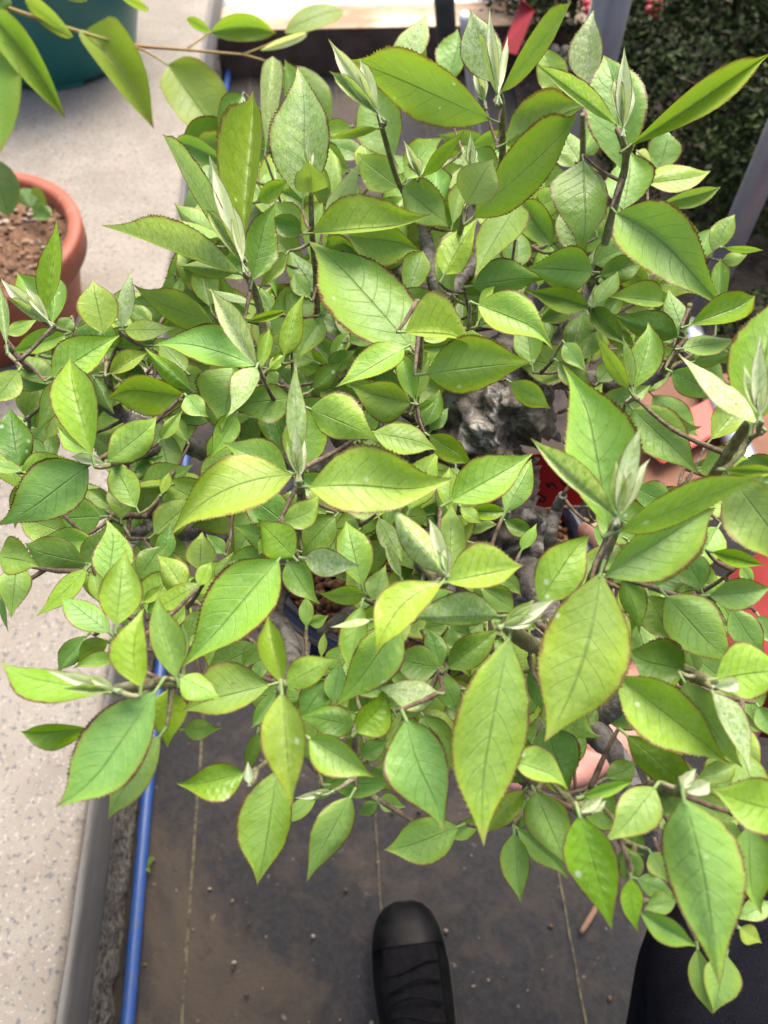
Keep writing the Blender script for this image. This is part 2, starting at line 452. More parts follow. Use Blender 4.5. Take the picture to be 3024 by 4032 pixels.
def soil_disc(name, rx, ry, z, seg=40, amp=.006, sc=45):
    v, f = [(0, 0, z)], []
    for i in range(1, 15):
        for k in range(seg):
            t = 2 * math.pi * k / seg; r = i / 14
            x, y = rx * r * math.cos(t), ry * r * math.sin(t)
            v.append((x, y, z + amp * noise.noise(Vector((x * sc, y * sc, z)))))
    for k in range(seg): f.append((0, 1 + k, 1 + (k + 1) % seg))
    for i in range(13):
        for k in range(seg):
            a = 1 + i * seg + k; b = 1 + i * seg + (k + 1) % seg
            f.append((a, b, b + seg, a + seg)[::-1])
    for j in range(len(f)): 
        if len(f[j]) == 4: f[j] = f[j][::-1]
    return mesh(name, v, f)
def mat_soil(name, a, b, cc, sc):
    t = NT(name); co = t.obj(); n1 = t.noise(sc, 6, .65, co, .3); n2 = t.noise(sc * 3, 4, .6, co)
    col = t.mix(t.ss(n1, .35, .65), a, b); col = t.mix(t.math('MULTIPLY', t.ss(n2, .57, .68), .7), col, cc)
    t.l.new(col, t.b.inputs['Base Color']); t.b.inputs['Roughness'].default_value = .95
    t.bump(t.math('ADD', n1, t.math('MULTIPLY', n2, .5)), 1.0, .008)
    return t.m
obj('soil', soil_disc('soil', RR * .868, RR * .868, RIMZ - .026), mat_soil('bark_soil', C(.085, .045, .025), C(.20, .105, .055), C(.36, .24, .15), 60), tpot)
bm = bmesh.new(); rg = random.Random(8)
for i in range(420):
    a = rg.uniform(0, 6.28); r = RR * .84 * math.sqrt(rg.random()); s = rg.uniform(.002, .006)
    m = Matrix.Translation((r * math.cos(a), r * math.sin(a), RIMZ - .024)) @ Matrix.Rotation(rg.uniform(0, 6), 4, Vector((rg.random(), rg.random(), 1)).normalized()) @ Matrix.Diagonal((s * 1.6, s, s * .6, 1))
    bmesh.ops.create_icosphere(bm, subdivisions=1, radius=1, matrix=m)
o = obj('bark_chips', bm_mesh(bm, 'chips', False), mat_grit('bark_chip', [C(.17, .09, .05), C(.30, .19, .11), C(.10, .05, .03), C(.42, .34, .26), C(.24, .13, .07)]), tpot); o['kind'] = 'stuff'
# teal pot
tc = unp(190, 300, BZ)
teal = mat_simple('teal_glaze', C(.010, .115, .100), .32, n_amt=.5, sc=9, col2=C(.022, .16, .145))
tp = empty('teal_pot', (tc.x, tc.y + .12, BZ)); tag(tp, 'large teal green glazed pot at the back of the concrete slab', 'pot')
prof = [(0, .012), (.20, .012), (.205, .018), (.215, .05), (.262, .20), (.285, .30), (.30, .31), (.30, .33), (.27, .33), (.262, .30), (.2, .10)]
obj('pot_wall', lathe('pot_wall', prof, 96), teal, tp)
for k in range(4):
    a = R(-70 + 90 * k); bm = bmesh.new(); box(bm, -.04, .04, -.015, .012, 0, .018, .004)
    o = obj('foot', bm_mesh(bm, 'foot', False), teal, tp); o.location = (.185 * math.cos(a), .185 * math.sin(a), 0); o.rotation_euler.z = a + math.pi / 2
obj('soil', soil_disc('soil', .262, .262, .29), bpy.data.materials['bark_soil'], tp)

# ------------------------------------------------------------------ timber sleeper, white sheet behind it
sl = mat_simple('sleeper_wood', C(.075, .045, .033), .85, n_amt=.9, sc=14, col2=C(.13, .085, .065), bstr=.6, bdist=.006)
p0 = gpt(830, 296, 0)
sleeper = empty('timber_sleeper', p0); sleeper.rotation_euler.z = ROT - .02
tag(sleeper, 'dark brown timber sleeper lying across the back with a paler top', 'sleeper')
bm = bmesh.new(); box(bm, -.35, 1.35, 0, .17, -.01, .128, .006)
obj('beam', bm_mesh(bm, 'beam', False), sl, sleeper)
tn = NT('sandy_wood'); co = tn.obj(); n1 = tn.noise(7, 6, .65, tn.scaled(co, (.4, 1.5, 1)), .5)
cc = tn.mix(tn.ss(n1, .35, .62), C(.30, .18, .11), C(.55, .45, .33)); tn.l.new(cc, tn.b.inputs['Base Color']); tn.b.inputs['Roughness'].default_value = .9
bm = bmesh.new(); box(bm, -.345, 1.345, .002, .168, .129, .134, .001)  # thin paler layer over the top face only
obj('top_face', bm_mesh(bm, 'top_face', False), tn.m, sleeper)
wp = unp(1300, 50, .13)
v, f = [], []
for i in range(81):
    x = -.9 + i * 1.75 / 80
    w = .012 * math.sin(i * .9) + .02 * noise.noise(Vector((i * .15, 0, 0)))
    for j in range(9):
        v.append((wp.x + x, wp.y + .045 + .11 * j + w * .3, .10 + .03 * j + w * (.3 + j / 8)))  # white backdrop shaped as a sheet sloping skyward so it renders bright
for i in range(80):
    for j in range(8): f.append((i * 9 + j, (i + 1) * 9 + j, (i + 1) * 9 + j + 1, i * 9 + j + 1))
white = obj('plastic_sheet', mesh('plastic_sheet', v, f), mat_simple('white_plastic', C(.74, .76, .78), .45, n_amt=.4, sc=6, col2=C(.6, .62, .65)))
sm = white.modifiers.new('thick', 'SOLIDIFY'); sm.thickness = .003
tag(white, 'white plastic sheet behind the timber sleeper, sloped up to the sky to look bright', 'sheet')

# ------------------------------------------------------------------ the bonsai
KIND = {  # youngness, pale felt, gloss, darkness; D's older dark green doubles as painted crown shade
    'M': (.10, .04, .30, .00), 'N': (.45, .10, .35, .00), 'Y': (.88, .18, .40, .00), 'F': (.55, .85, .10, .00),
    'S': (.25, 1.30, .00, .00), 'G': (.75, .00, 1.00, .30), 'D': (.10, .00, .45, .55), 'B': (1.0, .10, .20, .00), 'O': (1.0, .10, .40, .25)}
PROF = [(0, .035), (.04, .24), (.09, .47), (.16, .74), (.25, .93), (.34, 1.0), (.44, .97), (.54, .865), (.64, .685), (.73, .475), (.81, .29), (.88, .16), (.95, .075), (1.0, .004)]
PROF4 = [(0, .05), (.06, .30), (.14, .58), (.26, .84), (.42, .99), (.55, 1.0), (.68, .94), (.79, .78), (.87, .56), (.92, .34), (.96, .16), (1.0, .004)]
PROF2 = [(0, .035), (.05, .22), (.1, .41), (.18, .66), (.27, .86), (.38, .975), (.48, 1.0), (.58, .94), (.68, .79), (.76, .58), (.83, .36), (.89, .20), (.95, .085), (1.0, .004)]
PROF3 = [(0, .05), (.05, .40), (.12, .70), (.22, .92), (.35, 1.0), (.5, 1.0), (.65, .93), (.78, .76), (.88, .54), (.95, .31), (.98, .17), (1.0, .02)]
def prof_at(p, s):
    for (a, x), (b, y) in zip(p, p[1:]):
        if s <= b:
            t = (s - a) / (b - a); return x + (y - x) * t
    return 0.0
rl = random.Random(21)
LEAF_BASES = []
def leaf(parent, mat, b, t, wl, wr, zb, dz, kind, bend=0.0, zt=None, name='leaf', teeth=True, petiole=True, defer=None):
    """a blade from base pixel b at height zb to tip pixel t; wl, wr are the half widths seen left and right of the midrib"""
    P0 = unp(b[0], b[1], zb)
    plen = math.hypot(t[0] - b[0], t[1] - b[1])
    dep = (P0 - CAM).dot(CW)
    if zt is None:
        zt = zb + .30 * plen * dep / F * ((b[1] - t[1]) / max(plen, 1)) + dz
    P1 = unp(t[0], t[1], zt)
    a = P1 - P0; L = a.length; a = a / L
    mid = (P0 + P1) * .5; w = (mid - CAM); dist = w.length; w.normalize()
    sd = a.cross(w).normalized(); N = a.cross(sd).normalized()
    if N.dot(w) > 0: N = -N
    k = dist / math.hypot(F, 0) * (w.dot(CW))
    rolled = kind == 'S'
    W = max(.275 * L, .75 * max(wl, wr) * k) if not rolled else max(wl, wr) * k * 2.1
    sides = []
    up_l = rl.random() < .7; up_r = rl.random() < .7
    for hw, upf in ((wl * k, up_l), (wr * k, up_r)):
        if hw >= W * .97: sides.append((hw, rl.uniform(.02, .26) * hw))
        else:
            th = math.acos(max(hw / W, .16))
            sides.append((hw, W * math.sin(th) * (1 if (upf or rolled) else -.75)))
    nu = 72 if plen > 330 else (50 if plen > 190 else 30)
    if not teeth: nu = 24
    vs = [-1, -.93, -.72, -.45, -.2, 0, .2, .45, .72, .93, 1]
    pr = rl.choice((PROF, PROF, PROF2)) if teeth else PROF4
    if plen < .98 * max(wl + wr, 1): pr = PROF3
    arch = rl.uniform(.02, .075) * L * (1 if not rolled else .3); twist = rl.uniform(-.12, .12)
    ph = rl.uniform(0, 6); wav = rl.uniform(.03, .085) * L; puck = (.012 if kind == 'G' else .0075 if kind in 'YFO' else .0045) * L
    recurve = rl.uniform(-.11, .05) * L
    bend_m = bend * k; tipc = rl.gauss(0, .26) * max(wl, wr) * k; roll = [rl.gauss(.05, .30), rl.gauss(.05, .30)]; ph2 = rl.uniform(0, 6)
    V, UV, FA = [], [], []
    for i in range(nu + 1):
        s = i / nu
        sp = s
        prw = prof_at(pr, s)
        e = .046 * rl.uniform(.35, 1.35) * (1 if i % 2 else -.35) * min(1, prw * 3.0) * (1 if teeth and 0 < i < nu else 0)
        c = P0.lerp(P1, s) + N * (arch * 4 * s * (1 - s) + recurve * max(0, s - .7) ** 2 * 9) + sd * (bend_m * 4 * s * (1 - s) + tipc * max(0, s - .55) ** 2 * 4.9)
        for vv in vs:
            hw, ht = sides[0] if vv >= 0 else sides[1]
            av = abs(vv)
            ww = prw * av
            off = 0.0
            if av == 1:
                ww += e * (.8 if nu > 50 else .9)
                off = e * .5 * (L * 14 / nu)
            x = hw * ww; 
            zz = ht * ww * (.55 + .45 * av)
            zz += wav * av * av * math.sin(s * 9 + ph + (1.3 if vv > 0 else 0)) * prw * .6
            zz += roll[0 if vv >= 0 else 1] * hw * prw * max(0, av - .45) ** 2 * 2.2 * (1 + .8 * math.sin(s * 5 + ph2))
            zz += puck * math.sin(2 * math.pi * (s * 8.5 - av ** 1.25 * 1.9)) * math.sin(math.pi * min(1, av * 1.15)) * prw
            zz += twist * x * (s - .5) * 2 * (1 if vv >= 0 else -1)
            V.append(c + sd * (x * (1 if vv >= 0 else -1)) + N * zz + a * off)
            UV.append((s, (vv + 1) / 2))
    m = len(vs)
    for i in range(nu):
        for j in range(m - 1):
            q0 = i * m + j
            FA.append((q0, q0 + m, q0 + m + 1, q0 + 1))
    # short stalk
    if petiole:
        pd = (-a * .85 - N * .35).normalized(); r0 = .00075 + .004 * W * .2
        base = len(V); plen3 = min(.007, .12 * L)
        for q_, rr in ((P0 + a * .02 * L, r0 * .9), (P0 + pd * plen3 * .5, r0), (P0 + pd * plen3, r0 * 1.25)):
            for kk in range(5):
                an = 2 * math.pi * kk / 5
                V.append(q_ + sd * (rr * math.cos(an)) + N * (rr * math.sin(an))); UV.append((.02, .5))
        for i in range(2):
            for kk in range(5):
                k2 = (kk + 1) % 5
                FA.append((base + i * 5 + kk, base + i * 5 + k2, base + (i + 1) * 5 + k2, base + (i + 1) * 5 + kk))
        LEAF_BASES.append(P0 + pd * plen3)
    me = mesh(name, V, FA)
    if me.polygons[0].normal.dot(N) < 0: me.flip_normals()
    if kind == 'B': me.flip_normals()
    ul = me.uv_layers.new(name='UVMap')
    li = [0] * len(me.loops); me.loops.foreach_get('vertex_index', li)
    flat = []
    for ix in li: flat += UV[ix]
    ul.data.foreach_set('uv', flat)
    y, fz, g, d = KIND[kind]
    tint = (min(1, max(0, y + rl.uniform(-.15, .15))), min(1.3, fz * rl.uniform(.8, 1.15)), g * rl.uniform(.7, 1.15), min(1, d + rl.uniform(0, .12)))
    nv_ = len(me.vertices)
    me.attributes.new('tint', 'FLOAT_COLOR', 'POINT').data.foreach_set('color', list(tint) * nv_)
    me.attributes.new('rnd', 'FLOAT', 'POINT').data.foreach_set('value', [rl.random()] * nv_)
    if defer is not None:
        defer.append((plen * (wl + wr), me)); return None
    return obj(name, me, mat, parent)

base_pt = unp(1960, 2300, zc(80))
tree = empty('bonsai_tree', (0, 0, 0))
tag(tree, 'leafy bonsai quince with gnarled trunk and fresh serrated leaves filling the picture', 'bonsai')

# wood: (points in photo pixels and heights), radii
def path(pts): return [unp(x, y, zc(z)) for x, y, z in pts]
SKEL = []
def wood(name, pts, rad, mat, step=.004, sides=9, bump=.15, ring=.0, nscale=90):
    P, Q = resample(path(pts) if not isinstance(pts[0], Vector) else pts, rad, step)
    if ring:
        P2, Q2 = resample(P, Q, .0012); P, Q = P2, Q2
    SKEL.extend(P)
    return obj(name, tube(name, P, Q, sides, bump, ring, nscale, seed=len(SKEL)), mat, tree)
tr = wood('trunk', [(1965, 2390, 79), (1985, 2220, 82), (1930, 1990, 86), (1860, 1800, 89), (1900, 1640, 92), (2020, 1520, 94.5), (2110, 1440, 96)],
          [.050, .038, .035, .040, .044, .036, .02], M_TRUNK, .0025, 56, .55, 0, 55)
tr['label'] = 'gnarled grey brown trunk with pale lichen'
BR = [
 ([(1800, 1850, 88), (1500, 1860, 89.5), (1150, 1835, 91.5), (850, 1792, 93), (650, 1716, 94)], [.016, .012, .009, .0068, .0055]),
 ([(703, 1782, 94), (600, 1775, 95.5), (497, 1816, 97)], [.0045, .0036, .003]),
 ([(650, 1716, 94), (490, 1637, 95.5), (365, 1570, 97), (210, 1520, 98)], [.0055, .0048, .0042, .002]),
 ([(490, 1650, 95), (430, 1520, 98), (420, 1440, 99)], [.003, .0022, .0016]),
 ([(1750, 2060, 86), (1200, 2150, 87), (900, 2085, 88.5), (640, 2090, 90), (470, 2080, 91)], [.018, .012, .009, .0075, .004]),
 ([(640, 2030, 92), (517, 2031, 93), (430, 2050, 94)], [.0028, .0024, .0016]),
 ([(1100, 2140, 87.3), (1095, 2270, 88), (1058, 2400, 88.4), (1085, 2480, 88.6), (1140, 2560, 89), (1130, 2640, 90.5), (1115, 2700, 93)], [.0105, .0095, .0105, .010, .0085, .005, .003]),
 ([(1660, 2240, 84), (1420, 2380, 86), (1262, 2492, 88)], [.008, .0045, .0034]),
 ([(2080, 2250, 86), (2240, 2580, 90.5), (2330, 2850, 94), (2430, 2975, 95), (2500, 3130, 95), (2560, 3260, 94), (2570, 3360, 92), (2515, 3440, 90)], [.012, .008, .0078, .0056, .0050, .0052, .005, .003]),
 ([(2170, 2190, 88), (2168, 2110, 92), (2190, 2010, 93), (2216, 1950, 94.5)], [.005, .0042, .0038, .0033]),
 ([(2080, 1450, 95.5), (2300, 1500, 95.5), (2480, 1520, 96.5), (2613, 1464, 98)], [.012, .009, .006, .004]),
 ([(2110, 1440, 96), (2190, 1400, 96), (2235, 1290, 97.5), (2315, 1132, 98.5)], [.014, .009, .0065, .0035]),
 ([(1930, 1600, 93), (1780, 1350, 95), (1700, 1050, 97.5), (1650, 780, 99)], [.014, .009, .006, .0035]),
 ([(1740, 1200, 96.2), (1500, 1010, 97), (1300, 820, 98)], [.006, .0045, .003]),
 ([(1740, 1200, 96.2), (1960, 900, 98), (2050, 650, 99.5)], [.006, .0045, .003]),
 ([(1860, 1740, 90), (1720, 1690, 92.5), (1632, 1617, 96)], [.009, .006, .004]),
 ([(1450, 1862, 90), (1330, 1720, 92.5), (1250, 1500, 95), (1249, 1252, 97)], [.008, .006, .0045, .003]),
 ([(1290, 1640, 93.6), (1130, 1540, 96), (1048, 1451, 98)], [.005, .0038, .003]),
 ([(1180, 1838, 91.3), (1200, 1930, 94), (1192, 2008, 97)], [.005, .0038, .003]),
 ([(1760, 2130, 87), (1700, 2190, 92), (1663, 2225, 96)], [.008, .0065, .005]),
 ([(1130, 2640, 90.5), (950, 2690, 93), (720, 2690, 96)], [.004, .0034, .0028]),
 ([(1135, 2600, 90), (1160, 2880, 92.5), (1290, 3060, 92.6), (1487, 3150, 92)], [.0045, .0034, .0026, .0018]),
 ([(1760, 2260, 84.5), (1740, 2480, 89), (1738, 2645, 94)], [.008, .006, .0035]),
 ([(2235, 2570, 90.4), (2170, 2550, 94), (2110, 2544, 98)], [.005, .0045, .004]),
 ([(2330, 2850, 94), (2520, 2720, 97), (2693, 2637, 99)], [.006, .0045, .0035]),
 ([(2500, 3130, 95), (2574, 3098, 98)], [.0042, .003]),
 ([(2300, 2760, 93), (2180, 2960, 95), (2083, 3098, 96.5), (2020, 3260, 96)], [.005, .0038, .003, .002]),
 ([(2530, 2700, 97), (2650, 2480, 98.5), (2746, 2338, 100)], [.0042, .0034, .0026]),
]
for i, (p, r) in enumerate(BR):
    thin = max(r) < .0055
    wood('branch', p, r, M_BRANCH if max(r) > .0042 else M_TWIG, .0035, 9 if thin else 14,   .12 if thin else .15, .085 if thin else .05, 120 if thin else 80)
def sp(*a): return [(q(t, x, y) + (z,)) for t, x, y, z in a]
ST = [
 (sp(('D', 1580, 680, 98), ('D', 1545, 330, 101), ('D', 1455, 90, 104), ('A', 1440, 1540, 106)), [.0030, .0026, .0023, .002]),
 (sp(('E', 375, 380, 97), ('E', 370, 150, 100), ('B', 345, 1390, 104), ('B', 338, 1150, 107)), [.0027, .0024, .002, .0017]),
 (sp(('B', 1020, 1350, 97.5), ('B', 870, 1110, 101), ('B', 800, 900, 104.5), ('B', 740, 680, 108)), [.0026, .0022, .002, .0017]),
 (sp(('B', 1475, 1150, 98.5), ('B', 1475, 880, 104), ('B', 1470, 620, 108), ('B', 1445, 530, 110)), [.0032, .0028, .0024, .002]),
 (sp(('E', 1090, 260, 95.5), ('B', 1130, 1640, 98), ('B', 1210, 1420, 103), ('B', 1260, 1220, 107.5)), [.0028, .0025, .0021, .0018]),
 (sp(('F', 590, 200, 98.5), ('C', 650, 1600, 100), ('C', 740, 1250, 104), ('C', 815, 950, 107.5), ('C', 765, 765, 110)), [.0038, .0032, .0028, .0024, .0018]),
 (sp(('C', 810, 960, 107.4), ('C', 845, 865, 109)), [.002, .0016]),
 (sp(('C', 500, 1200, 98.5), ('C', 555, 960, 101), ('C', 558, 680, 105)), [.003, .0026, .002]),
 (sp(('F', 1250, 1480, 100.5), ('F', 1350, 1300, 104.5), ('F', 1530, 1025, 109), ('F', 1605, 960, 110)), [.0032, .003, .0026, .002]),
 (sp(('I', 560, 560, 99), ('I', 640, 380, 103.5), ('I', 725, 180, 106.5), ('F', 760, 1590, 109)), [.0032, .003, .0028, .0022]),
 (sp(('E', 950, 930, 96.5), ('E', 970, 700, 102), ('E', 985, 480, 106), ('E', 968, 280, 108.5)), [.003, .0027, .0023, .0018]),
 (sp(('E', 290, 1520, 97.5), ('E', 275, 1380, 103), ('E', 265, 1180, 106.5)), [.0028, .0024, .002]),
 (sp(('F', 1040, 700, 98.5), ('F', 1130, 540, 101), ('F', 1180, 370, 104), ('F', 1195, 300, 105)), [.0028, .0024, .002, .0016]),
 (sp(('D', 315, 785, 98.2), ('D', 180, 690, 101), ('D', 40, 550, 104)), [.0026, .0022, .0018]),
 (sp(('D', 755, 1230, 97), ('D', 640, 1245, 101.5), ('D', 560, 1215, 104)), [.0026, .0022, .0018]),
 (sp(('D', 330, 620, 98.6), ('D', 300, 420, 102)), [.0022, .0018]),
 (sp(('D', 655, 790, 98), ('D', 635, 640, 101)), [.0022, .0018]),
 (sp(('G', 1085, 1040, 103), ('G', 900, 1045, 105.5), ('G', 680, 1080, 107)), [.0026, .0024, .0020]),
 (sp(('G', 1090, 1040, 96.2), ('G', 1080, 1035, 103)), [.0028, .0026]),
 (sp(('H', 170, 1056, 93.2), ('H', 175, 1050, 104.5)), [.0028, .0022]),
 (sp(('H', 1000, 335, 96), ('H', 1110, 440, 104), ('H', 1145, 395, 106)), [.003, .0024, .002]),
 (sp(('I', 280, 822, 98.2), ('I', 200, 780, 103), ('H', 1500, 690, 106)), [.0042, .0040, .003]),
 (sp(('I', 1160, 960, 99.2), ('I', 1250, 1010, 103.5), ('I', 1345, 1050, 106)), [.0032, .003, .0024]),
 (sp(('L', 980, 250, 98.2), ('L', 1150, 280, 105)), [.0028, .0022]),
 (sp(('L', 450, 300, 96.6), ('L', 530, 400, 103)), [.0026, .002]),
 (sp(('H', 1110, 975, 94), ('H', 1112, 965, 101)), [.0024, .0018]),
 (sp(('H', 610, 1310, 93), ('H', 600, 1310, 102)), [.0022, .0016]),
 (sp(('B', 1005, 1060, 98), ('B', 985, 1040, 101.5)), [.002, .0015]),
]
for p, r in ST: wood('stem', p, r, M_STEM, .003, 8, .12, 0, 260)

T = {}
T['A'] = [(1440,1470,1525,565,190,50,105,1.5,'O'),(1430,1500,935,755,55,75,106,1,'F'),(1440,1565,1250,970,42,48,107,1,'S'),
 (1420,1620,610,1325,20,150,105.5,0,'F'),(1310,1400,700,1330,70,60,102,0,'M'),(1500,1660,1600,1190,90,115,104,1,'D'),
 (1350,965,1050,835,80,60,100,0,'M'),(1310,1420,1060,1270,70,90,99,0,'M'),(1330,1330,1190,1250,50,50,98,0,'N'),(1310,1250,1250,960,40,45,100,1,'F')]
T['B'] = [(290,1180,305,375,200,145,105,3,'F'),(330,1010,318,785,15,15,109,1,'S'),(345,1145,335,995,100,98,107.6,2,'B'),
 (350,1385,1062,1325,190,18,105,0,'Y'),(1400,705,570,335,165,150,108,0,'M'),(740,680,445,240,50,55,108.3,1,'S'),
 (735,765,452,818,24,26,107.5,0,'Y'),(850,410,1025,95,85,85,103,1,'F'),(1005,410,995,200,25,25,102.5,1,'S'),(1150,490,1225,240,120,60,101,1,'M'),
 (1430,490,1275,60,130,110,109.6,2,'F'),(1452,560,1385,38,28,28,111,2,'S'),(1370,600,1310,390,32,32,105,1,'S'),
 (1265,1212,1385,985,130,125,108.5,1.5,'B'),(1290,1005,1290,778,28,28,108.6,1,'S'),
 (830,930,650,470,160,130,103,1,'M'),(850,1110,640,950,110,100,100,0,'M'),(570,750,435,765,50,50,100,0,'N'),(655,930,460,850,60,60,97.5,0,'D'),
 (900,1060,1060,840,100,100,99,0,'M'),(990,1050,890,825,26,26,102,1,'S'),(1000,1040,1245,795,45,45,102.5,1,'O'),(880,1110,1140,1330,120,110,101,0,'M'),
 (430,1320,640,940,55,60,102.5,1,'B'),(1130,1630,1310,1305,110,90,103,0,'Y'),(1560,1215,1290,1650,115,115,103.5,0,'N'),
 (560,1400,990,1450,90,150,99.5,0,'M'),(310,1400,150,1250,90,90,99,0,'M'),(20,1190,165,1100,55,55,101,0,'Y'),(70,870,120,303,62,62,102.5,1.5,'F'),
 (1250,930,1060,990,40,50,98,0,'M'),(460,1200,330,1000,60,70,99,0,'N'),(760,1080,790,880,60,50,98,0,'D'),(1180,1330,1240,1120,70,60,100,0,'M'),
 (250,720,200,400,60,60,98.5,0,'N'),(1080,1130,1200,1010,60,60,99,0,'N'),(720,1330,860,1200,70,70,98,0,'M')]
T['C'] = [(840,865,1662,290,88,85,109,1,'Y',-22),(762,745,265,365,30,75,110,.5,'F'),(790,1000,728,285,175,170,106.5,2,'M'),(800,765,806,272,46,46,111,1.5,'S'),
 (600,495,602,48,125,72,105.5,2,'F'),(430,560,330,308,90,90,103.5,1,'N'),(75,548,520,-12,78,62,110,1.5,'Y'),(100,852,590,605,170,70,106,0,'M'),(-93,1290,553,705,155,140,107.5,.5,'N'),
 (560,955,592,1508,130,195,106,-1,'D'),(760,1268,1352,1893,175,180,106.5,0,'M',75),(800,1240,850,945,140,140,102.5,0,'M'),(950,1090,1310,1040,90,70,103.5,0,'N'),
 (1010,1010,1065,828,100,95,101.5,1,'M'),(1000,1222,1396,1118,40,60,101,0,'B'),(965,965,870,895,40,40,103,0,'S'),
 (1330,1500,1425,1312,70,60,100,1,'M'),(1400,1470,1578,1487,20,24,100.5,0,'N'),(1390,1545,1505,1530,38,45,99.5,0,'N'),(1350,1930,1385,1540,50,50,99,0,'M'),
 (545,965,440,800,70,70,101,0,'M'),(510,985,420,920,40,40,102,0,'B'),(620,1565,850,1450,90,90,101,0,'M'),(660,1640,885,1560,75,80,100.5,0,'D'),
 (620,1615,235,1585,130,135,102,0,'M'),(200,1290,405,1410,80,80,98,0,'D'),(180,1185,330,1265,60,60,98.5,0,'M'),(200,1100,330,1000,60,60,99,0,'N'),
 (560,900,640,720,60,60,100,0,'M'),(640,1380,620,1220,60,70,99,0,'D'),(1080,1320,1240,1420,60,60,98,0,'M'),(1190,1610,1300,1400,70,70,97.5,0,'M')]
T['D'] = [(270,342,362,-199,82,46,104,1.5,'Y'),(290,402,-12,150,38,44,105,0,'S'),(290,402,130,140,80,85,102,0,'M'),(310,412,325,150,60,70,102,0,'M'),
 (615,472,555,200,115,115,102,1,'N'),(730,432,762,140,50,50,101,1,'F'),(1262,412,783,230,92,105,103.5,0,'N'),(1512,662,918,507,85,155,104.5,0,'M',-25),
 (1522,662,1245,198,58,78,105.5,.5,'F'),(312,728,706,474,135,95,103.5,0,'N'),(386,478,88,587,52,80,102.5,0,'N'),(545,1192,385,618,138,112,106,.5,'Y'),
 (522,1258,14,1648,150,190,105,0,'M'),(640,1232,946,990,112,105,105,0,'N'),(650,712,828,600,72,42,101,0,'Y'),(1112,850,645,785,140,88,104.5,0,'G'),
 (1118,795,873,588,62,60,103.6,0,'G'),(1385,675,1322,1032,70,195,103.2,0,'N'),(1522,675,1410,942,42,112,106,0,'F'),(1728,858,1424,890,128,98,102.4,0,'D'),
 (1105,842,1192,945,65,70,104.8,0,'M'),(1400,960,1278,1172,70,75,102,0,'N'),(1702,1290,1322,1120,70,125,103,0,'M'),(1733,1312,1008,1657,150,180,107,-.5,'Y',-85),
 (350,762,238,1024,60,60,103,0,'M'),(300,772,130,615,80,80,100.5,0,'M'),(302,782,88,735,62,60,100,0,'M'),(112,690,-10,850,80,80,104.3,0,'N'),(40,542,0,228,36,36,104.5,0,'F'),(40,475,182,408,42,42,102.5,0,'N'),
 (110,1262,60,938,105,100,99,0,'D'),(150,965,182,795,65,62,98,0,'D'),(180,1030,245,930,40,40,97,0,'N'),(128,1292,422,1232,92,25,102,0,'O'),(125,1290,-10,1255,40,45,100,0,'M'),
 (550,1192,375,1075,60,62,102,0,'M'),(627,1246,424,1196,30,32,105,0,'S'),(600,1560,285,1575,130,130,96,0,'D'),(720,1572,722,1370,82,80,95.5,0,'D'),(680,1520,560,1420,50,50,95,0,'D'),
 (1000,1372,783,1392,42,38,98,0,'G'),(960,1425,1000,1328,32,30,98.5,0,'Y'),(960,1470,1112,1420,60,62,94.5,0,'D'),(745,1290,640,1270,42,42,99,0,'M'),(800,1290,935,1215,50,50,95,0,'D'),
 (880,545,698,535,45,48,100,0,'D'),(905,560,1005,520,40,40,101,0,'Y'),(1102,695,975,555,62,60,101.5,0,'M'),(900,410,775,330,60,60,99,0,'M'),(740,452,995,450,60,62,101.4,0,'N'),
 (1250,312,1200,88,80,80,99,0,'D'),(1392,112,1108,68,55,50,103.2,0,'N'),(1045,240,1075,155,30,35,99.5,0,'Y'),(1310,330,1445,340,45,45,100,0,'M'),(1482,292,1278,228,26,26,101,0,'F'),
 (1470,402,1662,350,26,26,103,0,'N'),(1545,672,1590,488,42,42,104.4,0,'N'),(1600,680,1680,610,35,35,103,0,'Y'),(955,1102,1052,968,40,45,99,0,'N'),(1110,1110,1045,990,42,42,98,0,'M'),
 (660,720,590,930,60,60,97,0,'D'),(560,740,640,900,60,50,98.5,0,'D'),(740,760,680,880,45,45,97.5,0,'M'),(480,560,420,700,60,60,99,0,'D'),(960,830,1010,1000,50,60,98,0,'N'),
 (240,590,330,500,60,60,99,0,'D'),(420,380,350,480,50,50,100,0,'D'),(180,1130,250,1040,50,50,97,0,'M'),(250,1210,160,1110,60,60,97,0,'M')]
